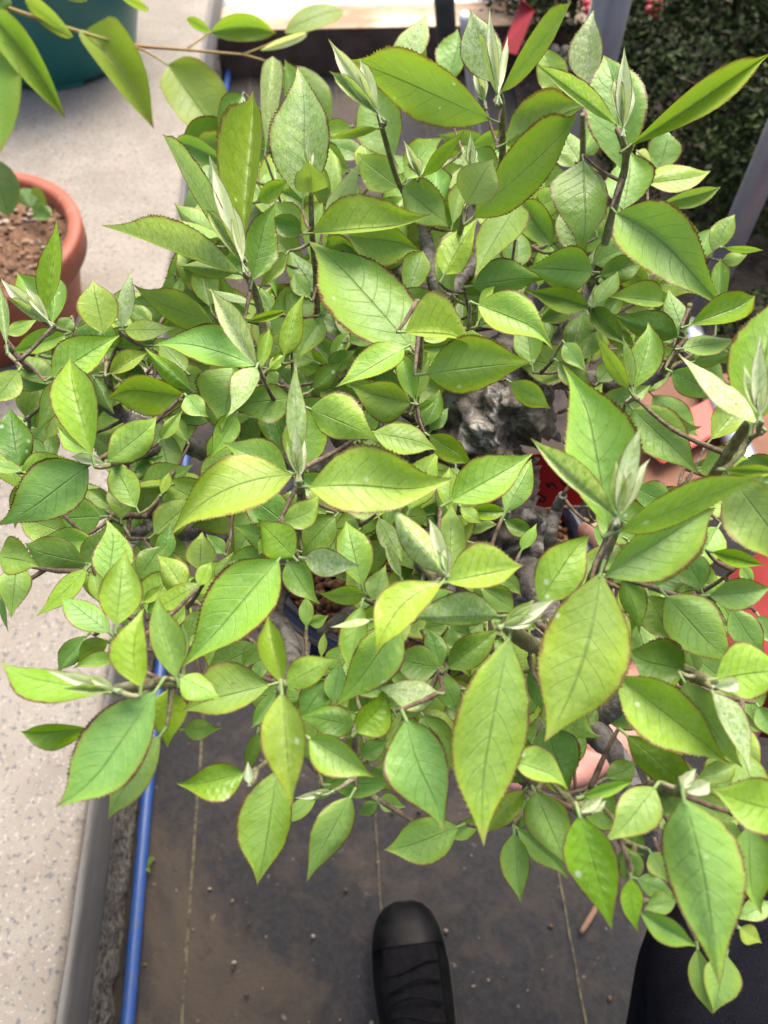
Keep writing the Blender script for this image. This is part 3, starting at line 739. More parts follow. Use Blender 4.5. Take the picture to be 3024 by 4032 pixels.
T['E'] = [(950,572,350,-113,212,205,102,.5,'N'),(180,602,272,233,60,75,103.4,.5,'O'),(402,378,268,568,80,82,101,0,'M'),(350,802,486,675,62,60,101,0,'D'),(892,560,492,792,65,115,104.3,0,'N'),(932,886,580,803,150,92,103.4,0,'N'),
 (335,922,747,1097,168,108,106,0,'Y'),(708,1060,1076,1130,88,95,105,0,'N'),(1040,1080,1256,1216,70,78,101,0,'G'),(330,1386,1178,1466,240,155,108,-.3,'Y',38),(1028,712,1658,635,190,142,107,0,'N'),
 (898,466,1328,488,240,20,108.5,0,'Y'),(1000,512,1138,470,40,42,104,0,'N'),(950,862,883,618,60,62,102,0,'M'),(965,862,1012,672,38,45,101.6,0,'M'),(940,946,1048,888,26,26,99.5,0,'N'),
 (1010,1022,1090,860,65,60,98.5,0,'D'),(1050,1048,1130,940,50,45,98,0,'D'),(1170,1470,1658,1193,152,118,106,0,'N'),(1492,1532,1306,1530,52,50,100,0,'G'),(1228,1500,1322,1582,45,45,100.5,0,'Y'),
 (265,1182,235,632,62,62,108,1.5,'F'),(272,1325,240,998,30,30,108.6,1,'S'),(40,682,72,498,45,45,102.5,0,'M'),(210,590,98,685,42,42,103,0,'G'),(192,0,58,162,52,55,103.3,0,'N'),
 (400,352,525,228,60,62,101.5,0,'M'),(600,702,862,640,70,72,100,0,'D'),(440,690,560,595,60,60,99,0,'D'),(1330,302,1810,490,152,95,106,0,'N'),(1330,402,1386,234,36,38,104.5,0,'N'),
 (1180,232,1100,45,60,62,99.5,0,'M'),(1300,190,1728,125,132,85,101,0,'M'),(560,520,760,470,50,50,99,0,'D'),(330,260,250,150,55,55,100,0,'M'),(100,330,20,210,55,55,101,0,'N'),(140,770,60,690,50,50,100,0,'D'),
 (560,470,470,600,50,50,98,0,'M'),(880,790,700,690,60,60,99.5,0,'D'),(1240,540,1010,560,60,60,99,0,'D'),(640,1040,760,1150,55,55,97,0,'D'),(60,30,130,210,50,50,101,0,'N')]
T['F'] = [(715,1625,540,648,168,240,107.5,.5,'N'),(742,1545,238,1103,42,95,111,0,'F'),(770,1562,890,1008,60,55,111,1,'S'),(778,1642,1642,1308,112,92,110.6,0,'Y'),
 (852,922,1255,1302,152,132,106,0,'M'),(1560,1022,1722,200,190,185,110,1,'N'),(1612,962,1602,458,46,46,112.3,1,'S'),(1592,1002,1138,598,72,62,111,0,'F'),(1200,420,1602,268,105,72,105,0,'G'),
 (1122,492,723,380,65,112,103,0,'D'),(1052,285,738,250,38,112,101,0,'M'),(870,792,982,413,82,105,106,.5,'N'),(832,802,628,483,45,45,107,.5,'Y'),(852,792,805,528,22,42,107,.5,'F'),
 (1085,700,1385,842,85,92,103,0,'M'),(1150,562,1432,520,62,62,104,0,'M'),(1162,472,1078,258,66,66,103,0,'M'),(612,320,812,542,62,62,101,0,'D'),(592,312,238,220,72,72,101,0,'D'),
 (450,530,548,662,62,62,101,0,'M'),(530,640,640,480,60,62,99,0,'D'),(410,640,562,765,70,72,100,0,'M'),(650,760,750,640,62,62,99,0,'D'),(640,292,742,148,56,56,102,0,'M'),
 (1440,1332,1802,1802,165,200,109,0,'M'),(1400,1282,1665,1290,36,34,110,0,'N'),(130,762,322,882,70,72,102,0,'N'),(100,1532,255,1248,92,82,103,0,'M'),(95,1582,232,1652,50,52,99,0,'D'),
 (690,430,860,560,55,55,100,0,'D'),(880,560,1010,330,50,60,100,0,'D'),(1220,640,1400,590,55,55,100.5,0,'D'),(250,480,170,560,45,45,99,0,'D'),(300,400,470,330,55,55,98.5,0,'D'),(830,870,930,800,40,40,101,0,'M'),
 (780,250,690,380,50,50,99,0,'D'),(1090,400,1010,250,50,50,100.5,0,'M'),(90,250,190,350,50,50,98.5,0,'D')]
T['G'] = [(512,330,128,240,95,112,100,0,'D'),(512,365,223,657,62,62,101,0,'O'),(520,395,592,542,50,50,100,0,'D'),(-10,290,182,320,130,95,102,0,'N'),(100,340,70,602,92,92,100,0,'M'),(0,540,37,692,18,18,99,0,'D'),
 (640,442,690,93,105,125,103,0,'N'),(690,695,737,247,112,128,106,0,'N'),(652,742,393,540,92,75,104,0,'M'),(838,1062,884,592,140,75,108,0,'O',60),(1046,1007,888,512,75,112,106,0,'M'),
 (1652,310,1098,962,168,212,106,0,'N'),(1600,1052,1078,1182,95,195,104,0,'M'),(1075,1000,1268,1102,65,105,106,0,'N'),(622,1092,-12,974,122,75,106,0,'O'),(682,1082,268,964,35,38,108,0,'S'),
 (702,912,488,932,18,72,104,0,'N'),(512,760,368,922,66,66,102,0,'M'),(642,790,490,862,60,62,103,0,'G'),(532,1312,113,1345,105,45,103,0,'G'),(922,1090,410,1842,168,218,107,0,'M'),
 (952,1352,610,1847,105,105,104,0,'M'),(1000,1080,990,1382,112,112,103,0,'G'),(1090,1320,1262,1310,60,62,101,0,'D'),(1060,962,1090,730,42,42,103,0,'M'),(1110,770,1165,630,50,50,101,0,'M'),
 (1182,450,948,592,62,65,104,0,'G'),(1090,480,985,315,85,85,102,0,'N'),(1190,372,1192,193,88,88,104,0,'Y'),(1180,462,1232,350,50,50,105,0,'Y'),(850,560,946,490,35,35,101,0,'Y'),
 (830,422,932,255,82,82,99,0,'D'),(960,312,1000,140,60,60,97,0,'D'),(500,332,622,148,72,72,99,0,'D'),(1440,930,1540,825,55,55,100,0,'D'),(1530,1332,1470,1562,42,42,101,0,'D'),
 (600,560,560,400,50,50,100,0,'M'),(1000,440,1120,420,40,40,99,0,'D'),(1330,270,1250,180,50,50,97,0,'D'),(700,800,760,720,50,50,101,0,'M'),(1290,430,1360,300,50,50,98,0,'D'),(880,620,960,560,40,40,100,0,'D')]
T['H'] = [(170,1042,73,638,92,62,107,0,'O'),(190,1052,462,899,102,80,106,0,'N'),(165,1100,226,1768,112,142,108,-.5,'Y'),(130,1095,18,1262,52,50,105,0,'M'),
 (640,457,548,78,102,112,103,0,'M'),(300,300,583,343,78,92,105,0,'F'),(200,320,337,542,92,90,102,0,'N'),(665,520,437,530,52,62,103,0,'N'),(700,547,762,388,72,70,103,0,'M'),
 (310,702,310,563,45,45,97,0,'M'),(330,690,418,655,40,42,96.5,0,'D'),(872,412,793,238,30,32,105,0,'F'),(1112,450,745,888,112,145,108,0,'Y',-95),(1452,642,888,660,48,152,106.5,0,'F'),
 (862,700,498,1197,152,125,105,0,'N'),(640,580,560,1002,60,100,104,0,'N'),(692,668,508,702,22,24,107,0,'F'),(1145,442,1602,347,192,75,108,0,'Y'),(1092,950,848,900,112,112,101,0,'D'),
 (1110,942,1058,758,66,66,101,0,'D'),(1150,952,1462,718,92,92,103,0,'D'),(1110,990,1202,1192,72,72,101,0,'D'),(1515,777,1285,1978,210,208,108,-1,'N'),(905,1260,1206,1877,175,205,106,0,'M',-55),
 (1092,1100,762,1068,122,65,104,0,'F'),(608,1332,803,1123,75,132,103,0,'G'),(330,1370,712,1602,88,132,105,0,'N'),(600,1300,308,1228,92,92,102,0,'D'),(442,1020,298,1222,92,92,101,0,'D'),
 (470,1152,502,955,72,70,101,0,'M'),(430,960,530,835,60,60,100,0,'M'),(400,882,412,773,26,26,102,0,'N'),(1000,1230,1182,1552,102,102,101,0,'D'),(1542,602,1388,498,80,82,103,0,'M'),
 (1440,380,1562,472,50,52,102,0,'M'),(1300,440,1420,540,55,55,101,0,'D'),(1482,702,1795,540,50,48,108,0,'S'),(1132,392,798,-2,95,85,107,0,'F'),(1150,392,1050,53,40,40,108,0,'S'),
 (1160,392,1172,-32,98,98,104,0,'M'),(170,90,372,8,82,82,104,0,'N'),(235,292,55,105,112,115,106,0,'G'),(100,150,40,250,45,45,103,0,'Y'),(482,50,308,232,102,102,101,0,'D'),(742,60,852,272,62,62,100,0,'D'),
 (1590,250,1660,130,40,40,100,0,'M'),(340,1500,300,1380,50,50,99,0,'D'),(640,1480,760,1400,60,60,99,0,'D'),(960,1130,900,1240,60,60,99,0,'D'),(60,900,20,1000,40,50,101,0,'M'),
 (1270,1180,1220,1300,50,50,99,0,'D'),(700,1290,560,1350,60,60,98,0,'D'),(920,1030,830,1010,50,50,99.5,0,'M'),(1010,720,1140,690,60,60,101,0,'D'),(1160,720,1210,850,50,50,99,0,'D')]
T['I'] = [(690,405,1362,-28,105,205,107,0,'M'),(662,393,354,1393,258,258,109,-1,'N',50),(302,562,582,128,135,142,106,0,'N'),(762,1000,1443,1522,155,190,106,0,'Y'),(1160,1030,1482,1562,122,122,104,0,'M'),
 (1330,1100,1576,1563,112,36,107,0,'F'),(1340,1062,1492,1040,46,46,108,0,'S'),(1350,1016,1805,950,192,142,107,0,'Y'),(1056,526,1452,962,172,152,105,0,'M'),(1162,960,858,900,155,155,103,0,'D'),
 (950,520,1082,792,112,112,103,0,'D'),(800,420,902,692,92,62,104,0,'N'),(1260,482,1178,288,96,96,104,0,'D'),(1330,262,1592,332,52,52,104,0,'G'),(1310,520,1662,490,85,102,105,0,'M'),
 (960,482,1162,378,72,72,103,0,'D'),(1440,600,1592,832,92,92,103,0,'M'),(1600,640,1700,790,60,60,102,0,'M'),(350,1110,602,1412,132,132,101,0,'D'),(330,1300,482,1692,152,132,103,0,'D'),
 (140,1500,463,1612,132,65,105,0,'N'),(820,1350,1232,1702,112,102,103,0,'G'),(1240,1612,1432,1545,60,62,102,0,'M'),(1500,1440,1642,1912,100,100,102,0,'M'),(700,1605,842,1545,70,72,97,0,'D'),
 (250,940,330,1180,60,60,100,0,'D'),(640,1190,560,1290,50,50,99,0,'D'),(1180,820,1230,960,50,50,99,0,'D'),(1200,1080,1130,1180,60,60,101,0,'M'),(1600,1180,1700,1330,70,70,102,0,'M'),(130,620,60,520,60,60,101,0,'M'),
 (180,700,290,640,60,60,102,0,'D'),(1500,350,1560,430,40,40,103,0,'N'),(860,330,760,420,45,45,102,0,'M')]
T['J'] = [(1452,170,1058,265,122,92,103,0,'G'),(1480,232,1470,98,30,30,104,0,'S'),(1650,150,1545,838,125,192,102,0,'N')]
T['K'] = [(450,240,802,228,82,80,100,0,'D'),(576,308,298,808,102,112,101,0,'M'),(1212,490,783,657,132,125,101,0,'N'),(735,342,648,402,42,42,98,0,'D'),(735,330,862,360,52,52,98,0,'D'),(372,308,218,424,50,52,99.5,0,'M'),
 (462,280,238,322,22,22,101,0,'S'),(1545,528,1576,947,78,96,100,0,'N'),(1600,308,1570,492,56,56,99,0,'D'),(540,180,420,240,50,50,98,0,'D'),(700,130,800,250,60,60,98,0,'D'),(1180,560,1330,450,50,50,99,0,'M')]
T['L'] = [(170,500,492,772,65,75,100,0,'M'),(1802,420,1328,290,152,162,107,0,'O'),(1160,328,1340,1418,238,212,108,-1,'M',40),(540,423,742,1103,140,162,106,0,'G'),(986,255,716,602,132,112,105,0,'M'),
 (272,280,472,724,132,132,103,0,'M'),(216,270,-2,503,65,72,102.5,0,'G'),(1540,488,1562,1004,152,92,104,0,'M'),(900,1000,1228,1192,62,85,102,0,'N'),(880,800,1072,880,62,62,101,0,'D'),(1112,930,963,950,62,62,102,0,'M'),
 (845,793,856,1063,66,66,103,0,'G'),(960,640,1052,770,72,72,101,0,'M'),(800,610,862,778,82,82,101,0,'D'),(1240,1210,1302,1603,62,75,97,0,'M'),(1410,1250,1344,1562,112,95,99,0,'M'),
 (1662,940,1508,1022,62,62,100,0,'M'),(1490,1090,1592,1150,55,62,100,0,'N'),(560,310,812,228,34,44,104,0,'N'),(540,400,690,310,34,34,105,0,'S'),(620,400,700,330,24,24,104.6,0,'S'),
 (1130,272,1232,138,36,36,106.5,0,'S'),(1150,272,1328,240,48,48,106.5,0,'S'),(1160,282,1392,432,82,82,103,0,'M'),(1010,270,1130,420,82,82,101,0,'D'),(1350,450,1470,560,60,60,101,0,'D'),
 (300,170,120,190,40,40,100,0,'D'),(640,260,720,400,70,70,101,0,'M'),(230,330,170,480,60,60,100,0,'D'),(1420,560,1460,720,60,60,101,0,'D'),(800,500,900,620,60,60,101,0,'D')]
POOL = []
kk = 1100 / 1659
for tl, rows in T.items():
    for r in rows:
        bx, by, tx, ty, wl, wr, zb, dz, kd = r[:9]
        bend = r[9] if len(r) > 9 else 0
        b, t = q(tl, bx, by), q(tl, tx, ty)
        ln = math.hypot(t[0] - b[0], t[1] - b[1])
        if kd not in 'S':
            g = 1.02
            wl, wr = wl * g, wr * g
            e = .32 * max(0, min(1, (270 - ln) / 150))
            t = (t[0] + (t[0] - b[0]) * e, t[1] + (t[1] - b[1]) * e)
        leaf(tree, M_LEAF, b, t, wl * kk, wr * kk, zc(zb), dz / 100, kd, bend * kk, defer=POOL)
        if kd == 'S' and ln > 140:          # a second furled leaf beside the first
            for sg in (-1, 1):
                an = math.atan2(t[1] - b[1], t[0] - b[0]) + sg * rl.uniform(.16, .30); l2 = ln * rl.uniform(.45, .72)
                leaf(tree, M_LEAF, b, (b[0] + math.cos(an) * l2, b[1] + math.sin(an) * l2), wl * kk * .8, wr * kk * .8, zc(zb) + .002, 0, 'S' if sg > 0 else 'F', 0, defer=POOL)
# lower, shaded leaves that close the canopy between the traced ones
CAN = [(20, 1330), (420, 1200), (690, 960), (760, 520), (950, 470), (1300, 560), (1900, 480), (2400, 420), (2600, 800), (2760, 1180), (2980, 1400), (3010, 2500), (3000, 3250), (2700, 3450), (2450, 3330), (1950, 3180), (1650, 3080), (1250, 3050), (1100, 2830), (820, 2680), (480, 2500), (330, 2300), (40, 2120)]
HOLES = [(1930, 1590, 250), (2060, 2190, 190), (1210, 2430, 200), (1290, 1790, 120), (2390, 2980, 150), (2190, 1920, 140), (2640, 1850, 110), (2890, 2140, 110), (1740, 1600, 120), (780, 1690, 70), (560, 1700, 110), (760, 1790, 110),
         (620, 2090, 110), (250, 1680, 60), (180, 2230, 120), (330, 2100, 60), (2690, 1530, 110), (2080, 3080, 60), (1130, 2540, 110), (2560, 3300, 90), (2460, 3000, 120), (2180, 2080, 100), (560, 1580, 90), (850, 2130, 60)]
def inpoly(x, y):
    c = False
    for (x0, y0), (x1, y1) in zip(CAN, CAN[1:] + CAN[:1]):
        if (y0 > y) != (y1 > y) and x < (x1 - x0) * (y - y0) / (y1 - y0) + x0: c = not c
    return c
rf = random.Random(77); n = 0; SP = []
for i in range(26):      # leaves over the strip of ground beside the bench
    y = 470 + i * 74; x = 878 - (y - 470) * .122 + rf.uniform(-45, 45); ang = rf.uniform(0, 6.28); ln = rf.uniform(190, 290)
    if 1560 < y < 1830 and x < 800: x -= 40
    b = (x - math.cos(ang) * ln * .5, y - math.sin(ang) * ln * .5); t = (x + math.cos(ang) * ln * .5, y + math.sin(ang) * ln * .5)
    if any(math.hypot(x - a, y - c) < r * .7 for a, c, r in HOLES): continue
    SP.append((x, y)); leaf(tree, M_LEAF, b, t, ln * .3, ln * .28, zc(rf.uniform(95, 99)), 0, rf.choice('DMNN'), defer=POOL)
while n < 420:
    x, y = rf.uniform(0, 3024), rf.uniform(400, 3450)
    if not inpoly(x, y) or any(math.hypot(x - a, y - b) < r for a, b, r in HOLES): continue
    if any(math.hypot(x - a, y - b) < 42 for a, b in SP): continue
    ang = math.atan2(y - 1950, x - 1750) + rf.gauss(0, .8); ln = rf.uniform(170, 300) * (1.0 if y > 1200 else .9)
    b = (x - math.cos(ang) * ln * .5, y - math.sin(ang) * ln * .5); t = (x + math.cos(ang) * ln * .5, y + math.sin(ang) * ln * .5)
    if any(math.hypot(p[0] - a, p[1] - c) < r * .8 for a, c, r in HOLES for p in (b, t)) or not inpoly(*t): continue
    SP.append((x, y)); n += 1
    z = rf.uniform(91.5, 98.5) + (1.5 if y < 1100 else 0)
    w = ln * rf.uniform(.24, .34)
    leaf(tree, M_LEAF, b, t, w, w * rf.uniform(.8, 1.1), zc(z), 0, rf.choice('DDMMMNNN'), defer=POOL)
POOL.sort(key=lambda e: -e[0])
n_leaf = len(POOL)
for ar, me in POOL[:300]: obj('leaf', me, M_LEAF, tree)
bmx = bmesh.new()
for ar, me in POOL[300:]: bmx.from_mesh(me)
if n_leaf > 300:
    me = bm_mesh(bmx, 'small_leaves'); o = obj('small_leaves', me, M_LEAF, tree); o['kind'] = 'stuff'; o['label'] = 'smallest leaves of the crown'
# twigs carry every leaf stalk back to the wood, joining each other on the way
import numpy as np
SK = np.array([tuple(p) for p in SKEL])
todo = [np.array(tuple(b)) for b in LEAF_BASES]
def cost_of(b, A):
    dd = A - b; d = np.sqrt((dd ** 2).sum(1)); return d + np.maximum(0, dd[:, 2] - .002) * 3
todo.sort(key=lambda b: cost_of(b, SK).min())
for b in todo:
    cst = cost_of(b, SK); i = int(cst.argmin()); c = Vector(SK[i]); bv = Vector(b); d = (c - bv).length
    if d < .0035: continue
    m = bv.lerp(c, .45) - Vector((0, 0, .07 * d)) + Vector((rl.uniform(-1, 1), rl.uniform(-1, 1), 0)) * .05 * d
    P, Q = resample([bv, m, c], [.0008, .0011, .0015], .005)
    obj('twig', tube('twig', P, Q, 6), M_STEM if d < .02 else M_TWIG, tree)
    SK = np.vstack([SK, np.array([tuple(p) for p in P[1:]])])
print('LEAVES', n_leaf)

# ------------------------------------------------------------------ bonsai pot
PZ = zc(79.0)
pcx, pcy = .036 * .93 + .002, .352
bp = empty('bonsai_pot', (pcx, pcy, PZ - .075)); tag(bp, 'dark navy glazed oval bonsai pot of orange grit under the tree, held in a hand', 'pot')
navy = mat_simple('navy_glaze', C(.012, .016, .040), .28, n_amt=.6, sc=30, col2=C(.03, .035, .06))
AX, AY = .142, .112
prof = [(0, .0), (.80, .0), (.82, .004), (.90, .05), (.93, .064), (1.0, .068), (1.01, .078), (.99, .086), (.93, .087), (.90, .082), (.88, .05)]
obj('pot_wall', lathe('pot_wall', prof, 96, AX, AY), navy, bp)
for sx in (-1, 1):
    for sy in (-1, 1):
        bm = bmesh.new(); box(bm, -.022, .022, -.012, .012, -.012, .002, .003)
        o = obj('foot', bm_mesh(bm, 'foot', False), navy, bp); o.location = (sx * .08, sy * .055, 0)
obj('soil', soil_disc('soil', AX * .9, AY * .9, .074, amp=.004), mat_soil('grit_soil', C(.06, .028, .015), C(.16, .075, .03), C(.25, .13, .06), 120), bp)
bm = bmesh.new(); rg = random.Random(3)
for i in range(2600):
    a = rg.uniform(0, 6.28); r = .885 * math.sqrt(rg.random()); s = rg.uniform(.0022, .0046)
    x, y = AX * r * math.cos(a), AY * r * math.sin(a)
    m = Matrix.Translation((x, y, .0755 + rg.uniform(-.001, .002))) @ Matrix.Rotation(rg.uniform(0, 6), 4, Vector((rg.random(), rg.random(), rg.random() + .1)).normalized()) @ Matrix.Diagonal((s * rg.uniform(.9, 1.5), s, s * .8, 1))
    bmesh.ops.create_icosphere(bm, subdivisions=1, radius=1, matrix=m)
o = obj('granules', bm_mesh(bm, 'granules'), mat_grit('clay_granule', [C(.30, .13, .045), C(.20, .075, .025), C(.40, .22, .10), C(.13, .055, .022), C(.34, .24, .15), C(.26, .10, .03)]), bp)
o['kind'] = 'stuff'; o['label'] = 'orange brown clay granules'

# red plant label with black handwriting stuck in the pot
red = mat_simple('red_plastic', C(.42, .006, .010), .4, n_amt=.15, sc=20, col2=C(.36, .004, .008))
lab = empty('plant_label', unp(2165, 2000, zc(80)))
tag(lab, 'bright red plant label with black handwriting, stuck in the bonsai pot', 'label')
c0 = unp(2172, 2040, zc(79)); cen = unp(2186, 1890, zc(84.0))
upv = (unp(2178, 1800, zc(86.2)) - unp(2194, 2010, zc(81.0))); hl = upv.length * .5; upv.normalize()
nv = (CAM - cen).normalized(); rt = upv.cross(nv).normalized(); nv = rt.cross(upv).normalized()
v, f = [], []
hw = 112 * (cen - CAM).dot(CW) / F
out = [(-.75, -1.0), (.75, -1.0), (1, -.8), (1, .72), (.93, .9), (.75, 1.0), (-.75, 1.0), (-.93, .9), (-1, .72), (-1, -.8)]
for th in (.0006, -.0006):
    for (x, y) in out: v.append(cen + rt * (x * hw) + upv * (y * hl) + nv * th - lab.location)
n = len(out); f.append(tuple(range(n))); f.append(tuple(range(2 * n - 1, n - 1, -1)))
for i in range(n): f.append((i, n + i, n + (i + 1) % n, (i + 1) % n))
obj('tag_plate', mesh('tag_plate', v, f, False), red, lab)
stake = [cen - upv * hl, cen - upv * (hl + .012), c0 - Vector((0, 0, .01))]
P, Q = resample([s - lab.location for s in stake], [.004, .003, .0025], .005); obj('spike', tube('spike', P, Q, 8), red, lab)
ink = mat_simple('black_ink', C(.006, .004, .004), .6)
def stroke(pts, r):
    P = [cen + rt * (x * hw) + upv * (y * hl) + nv * .0008 - lab.location for x, y in pts]
    P, Q = resample(P, [r] * len(P), .0008)
    v, f = [], []
    for i, p in enumerate(P):
        d = (P[min(i + 1, len(P) - 1)] - P[max(i - 1, 0)]).normalized(); s = d.cross(nv).normalized()
        v += [p + s * r, p - s * r]
        if i: f.append((2 * i - 2, 2 * i - 1, 2 * i + 1, 2 * i))
    obj('letter', mesh('letter', v, f), ink, lab)
stroke([(.62, .30), (.40, .36), (.22, .16), (.24, -.12), (.45, -.22), (.66, -.08)], .0011)
stroke([(.02, -.30), (-.06, -.14), (-.18, -.10), (-.25, -.24), (-.31, -.06)], .0010)
stroke([(-.42, -.62), (-.58, -.48), (-.66, -.66), (-.48, -.76), (-.36, -.60)], .0011)
stroke([(-.78, -.22), (-.66, -.38), (-.54, -.36)], .0008)

# ------------------------------------------------------------------ person: hand with sleeve, trousers, boots
person = empty('person', (0.1, -.2, 0)); tag(person, 'person in dark jeans, red sleeve and black boots holding the bonsai pot from below', 'person')
skin = NT('skin'); co = skin.obj(); n1 = skin.noise(30, 4, .6, co); n2 = skin.noise(500, 3, .6, co)
c = skin.mix(skin.ss(n1, .3, .7), C(.50, .235, .185), C(.58, .30, .235)); skin.l.new(c, skin.b.inputs['Base Color'])
skin.b.inputs['Roughness'].default_value = .5; skin.b.inputs['Subsurface Weight'].default_value = .15
skin.b.inputs['Subsurface Radius'].default_value = (.01, .004, .002); skin.bump(n2, .15, .001)
def skinned(name, nodes, edges, mat, parent, sub=2, root=0):
    me = bpy.data.meshes.new(name)
    me.from_pydata([tuple(n[0]) for n in nodes], edges, []); me.update()
    o = obj(name, me, mat, None); child_keep(o, parent)
    m = o.modifiers.new('skin', 'SKIN'); m.use_smooth_shade = True
    for i, n in enumerate(nodes):
        r = n[1] if isinstance(n[1], tuple) else (n[1], n[1])
        me.skin_vertices[0].data[i].radius = r; me.skin_vertices[0].data[i].use_root = (i == root)
    s = o.modifiers.new('sub', 'SUBSURF'); s.levels = sub; s.render_levels = sub
    return o
def U(x, y, z): return unp(x, y, z)
N_ = [(U(3300, 2280, .63), .042), (U(3020, 2560, .610), .036), (U(2850, 2830, .597), (.036, .030)), (U(2610, 2770, .594), (.044, .025)),
      (U(2390, 2830, .592), (.046, .020))]
E_ = [(0, 1), (1, 2), (2, 3), (3, 4)]
def finger(pts, rs, root):
    i0 = len(N_)
    for p, r in zip(pts, rs): N_.append((U(*p), r))
    E_.append((root, i0)); E_.extend((i0 + k, i0 + k + 1) for k in range(len(pts) - 1))
finger([(2300, 2640, .592), (2120, 2560, .600), (1990, 2470, .606), (1880, 2450, .608)], [.0105, .0095, .0088, .0072], 4)
finger([(2260, 2780, .590), (2060, 2700, .600), (1920, 2620, .606), (1800, 2600, .608)], [.0108, .0098, .009, .0074], 4)
finger([(2250, 2920, .590), (2080, 2860, .600), (1960, 2790, .606), (1850, 2770, .608)], [.0102, .0094, .0086, .0070], 4)
finger([(2270, 3060, .592), (2150, 3060, .600), (2050, 3080, .604), (1990, 3090, .606)], [.0125, .0110, .0088, .0068], 4)
finger([(2620, 2540, .612), (2500, 2330, .645), (2390, 2170, .686), (2290, 2060, .708)], [.0215, .0170, .0140, .0112], 3)
hand = skinned('body', N_, E_, skin.m, person, 2, 0); hand['label'] = 'bare hand under the bonsai pot, thumb over its rim'
sl_m = mat_simple('red_cloth', C(.22, .014, .013), .8, n_amt=.5, sc=16, col2=C(.15, .008, .009), bstr=.5, bdist=.006)
P, Q = resample([U(2880, 2760, .605), U(2970, 2620, .61), U(3130, 2380, .62), U(3480, 2330, .66), Vector((.44, .06, .78)), Vector((.40, -.14, .98)), Vector((.30, -.34, 1.20))], [.050, .054, .058, .062, .064, .068, .075], .008)
slv = tube('sleeve', P, Q, 40, .10, .015, 14); o = obj('sleeve', slv, sl_m, None); child_keep(o, person)
jean = NT('denim'); co = jean.obj(); n1 = jean.noise(16, 5, .6, co); n2 = jean.noise(700, 2, .6, co)
c = jean.mix(jean.ss(n1, .3, .7), C(.004, .0044, .007), C(.009, .0098, .014)); c = jean.mix(jean.math('MULTIPLY', jean.ss(n2, .5, .7), .25), c, C(.028, .03, .042))
jean.l.new(c, jean.b.inputs['Base Color']); jean.b.inputs['Roughness'].default_value = .9; jean.b.inputs['Specular IOR Level'].default_value = .04; jean.bump(jean.math('ADD', n1, n2), .4, .004)
TN = [(Vector((.08, -.34, .86)), (.15, .12)), (Vector((.18, -.24, .74)), .10), (Vector((.295, .055, .56)), .090), (Vector((.315, .06, .44)), .086), (Vector((.335, .0, .24)), .078), (Vector((.345, -.05, .10)), .074),
      (Vector((.0, -.30, .72)), .10), (Vector((.02, -.18, .48)), .075), (Vector((.035, -.16, .28)), .065), (Vector((.042, -.13, .10)), .062)]
tro = skinned('trousers', TN, [(0, 1), (1, 2), (2, 3), (3, 4), (4, 5), (0, 6), (6, 7), (7, 8), (8, 9)], jean.m, person, 2, 0)
tro['label'] = 'dark navy jeans'
leather = mat_simple('boot_leather', C(.003, .0032, .004), .42, n_amt=.8, sc=45, col2=C(.009, .009, .009), bstr=.6, spec=.10)
cloth = mat_simple('boot_cloth', C(.0035, .0035, .0045), .9, n_amt=.5, sc=120, col2=C(.012, .0115, .012), bstr=.5, bdist=.003, spec=.12)
rubber = mat_simple('boot_sole', C(.014, .013, .012), .7)
def boot(loc, yaw):
    b = empty('boot', (0, 0, 0)); b.location = loc; b.rotation_euler.z = yaw
    # sections from toe (y = 0) backwards: y, half width, height, top flatness
    sec = [(0.0, .012, .020), (-.006, .026, .036), (-.018, .038, .047), (-.036, .0455, .054), (-.06, .050, .060), (-.09, .052, .068), (-.12, .051, .078), (-.15, .049, .092), (-.18, .046, .108), (-.21, .044, .125), (-.24, .042, .135), (-.27, .037, .138), (-.285, .025, .13)]
    def loft(name, secs, mat, grow=0.0, lo=0.0, a0=0, a1=180, seg=28):
        v, f = [], []
        for (y, w, h) in secs:
            for k in range(seg + 1):
                a = R(a0 + (a1 - a0) * k / seg)
                x = (w + grow) * math.copysign(abs(math.cos(a)) ** .72, math.cos(a)); z = lo + (h + grow - lo) * abs(math.sin(a)) ** .8
                v.append((x, y, z))
        for i in range(len(secs) - 1):
            for k in range(seg):
                f.append((i * (seg + 1) + k, i * (seg + 1) + k + 1, (i + 1) * (seg + 1) + k + 1, (i + 1) * (seg + 1) + k))
        f.append(tuple(range(seg + 1)))
        return obj(name, mesh(name, v, f), mat, b)
    loft('upper', sec, cloth, 0, .012)
    loft('toe_cap', sec[:5], leather, .0022, .010)
    v, f = [], []                                             # leather side panels
    loft('side_panel', sec[4:], leather, .0018, .012, 0, 52)
    loft('side_panel', sec[4:], leather, .0018, .012, 128, 180)
    v, f = [], []; n = len(sec)
    for z in (0.0, .016):
        for (y, w, h) in sec: v.append((w + .004, y + (.004 if y == 0 else 0), z))
        for (y, w, h) in sec[::-1]: v.append((-w - .004, y + (.004 if y == 0 else 0), z))
    m = 2 * n
    f.append(tuple(range(m))); f.append(tuple(range(2 * m - 1, m - 1, -1)))
    for i in range(m): f.append((i, m + i, m + (i + 1) % m, (i + 1) % m))
    obj('sole', mesh('sole', v, f, False), rubber, b)
    for k in range(5):
        y = -.088 - k * .020; h = .068 + k * .0115
        pts = [Vector((x, y + .006 * math.sin(x * 60 + k), h * (1 - (abs(x) / .06) ** 2.2 * .5) + .003)) for x in (-.034, -.02, 0, .02, .034)]
        P, Q = resample(pts, [.0019] * 5, .004); obj('lace', tube('lace', P, Q, 8), cloth, b)
    return b
tp_ = unp(1585, 3540, .03)
b1 = boot((0, 0, 0), 0); 
hd = (unp(1650, 4032, .06) - tp_); yaw = math.atan2(hd.x, -hd.y)
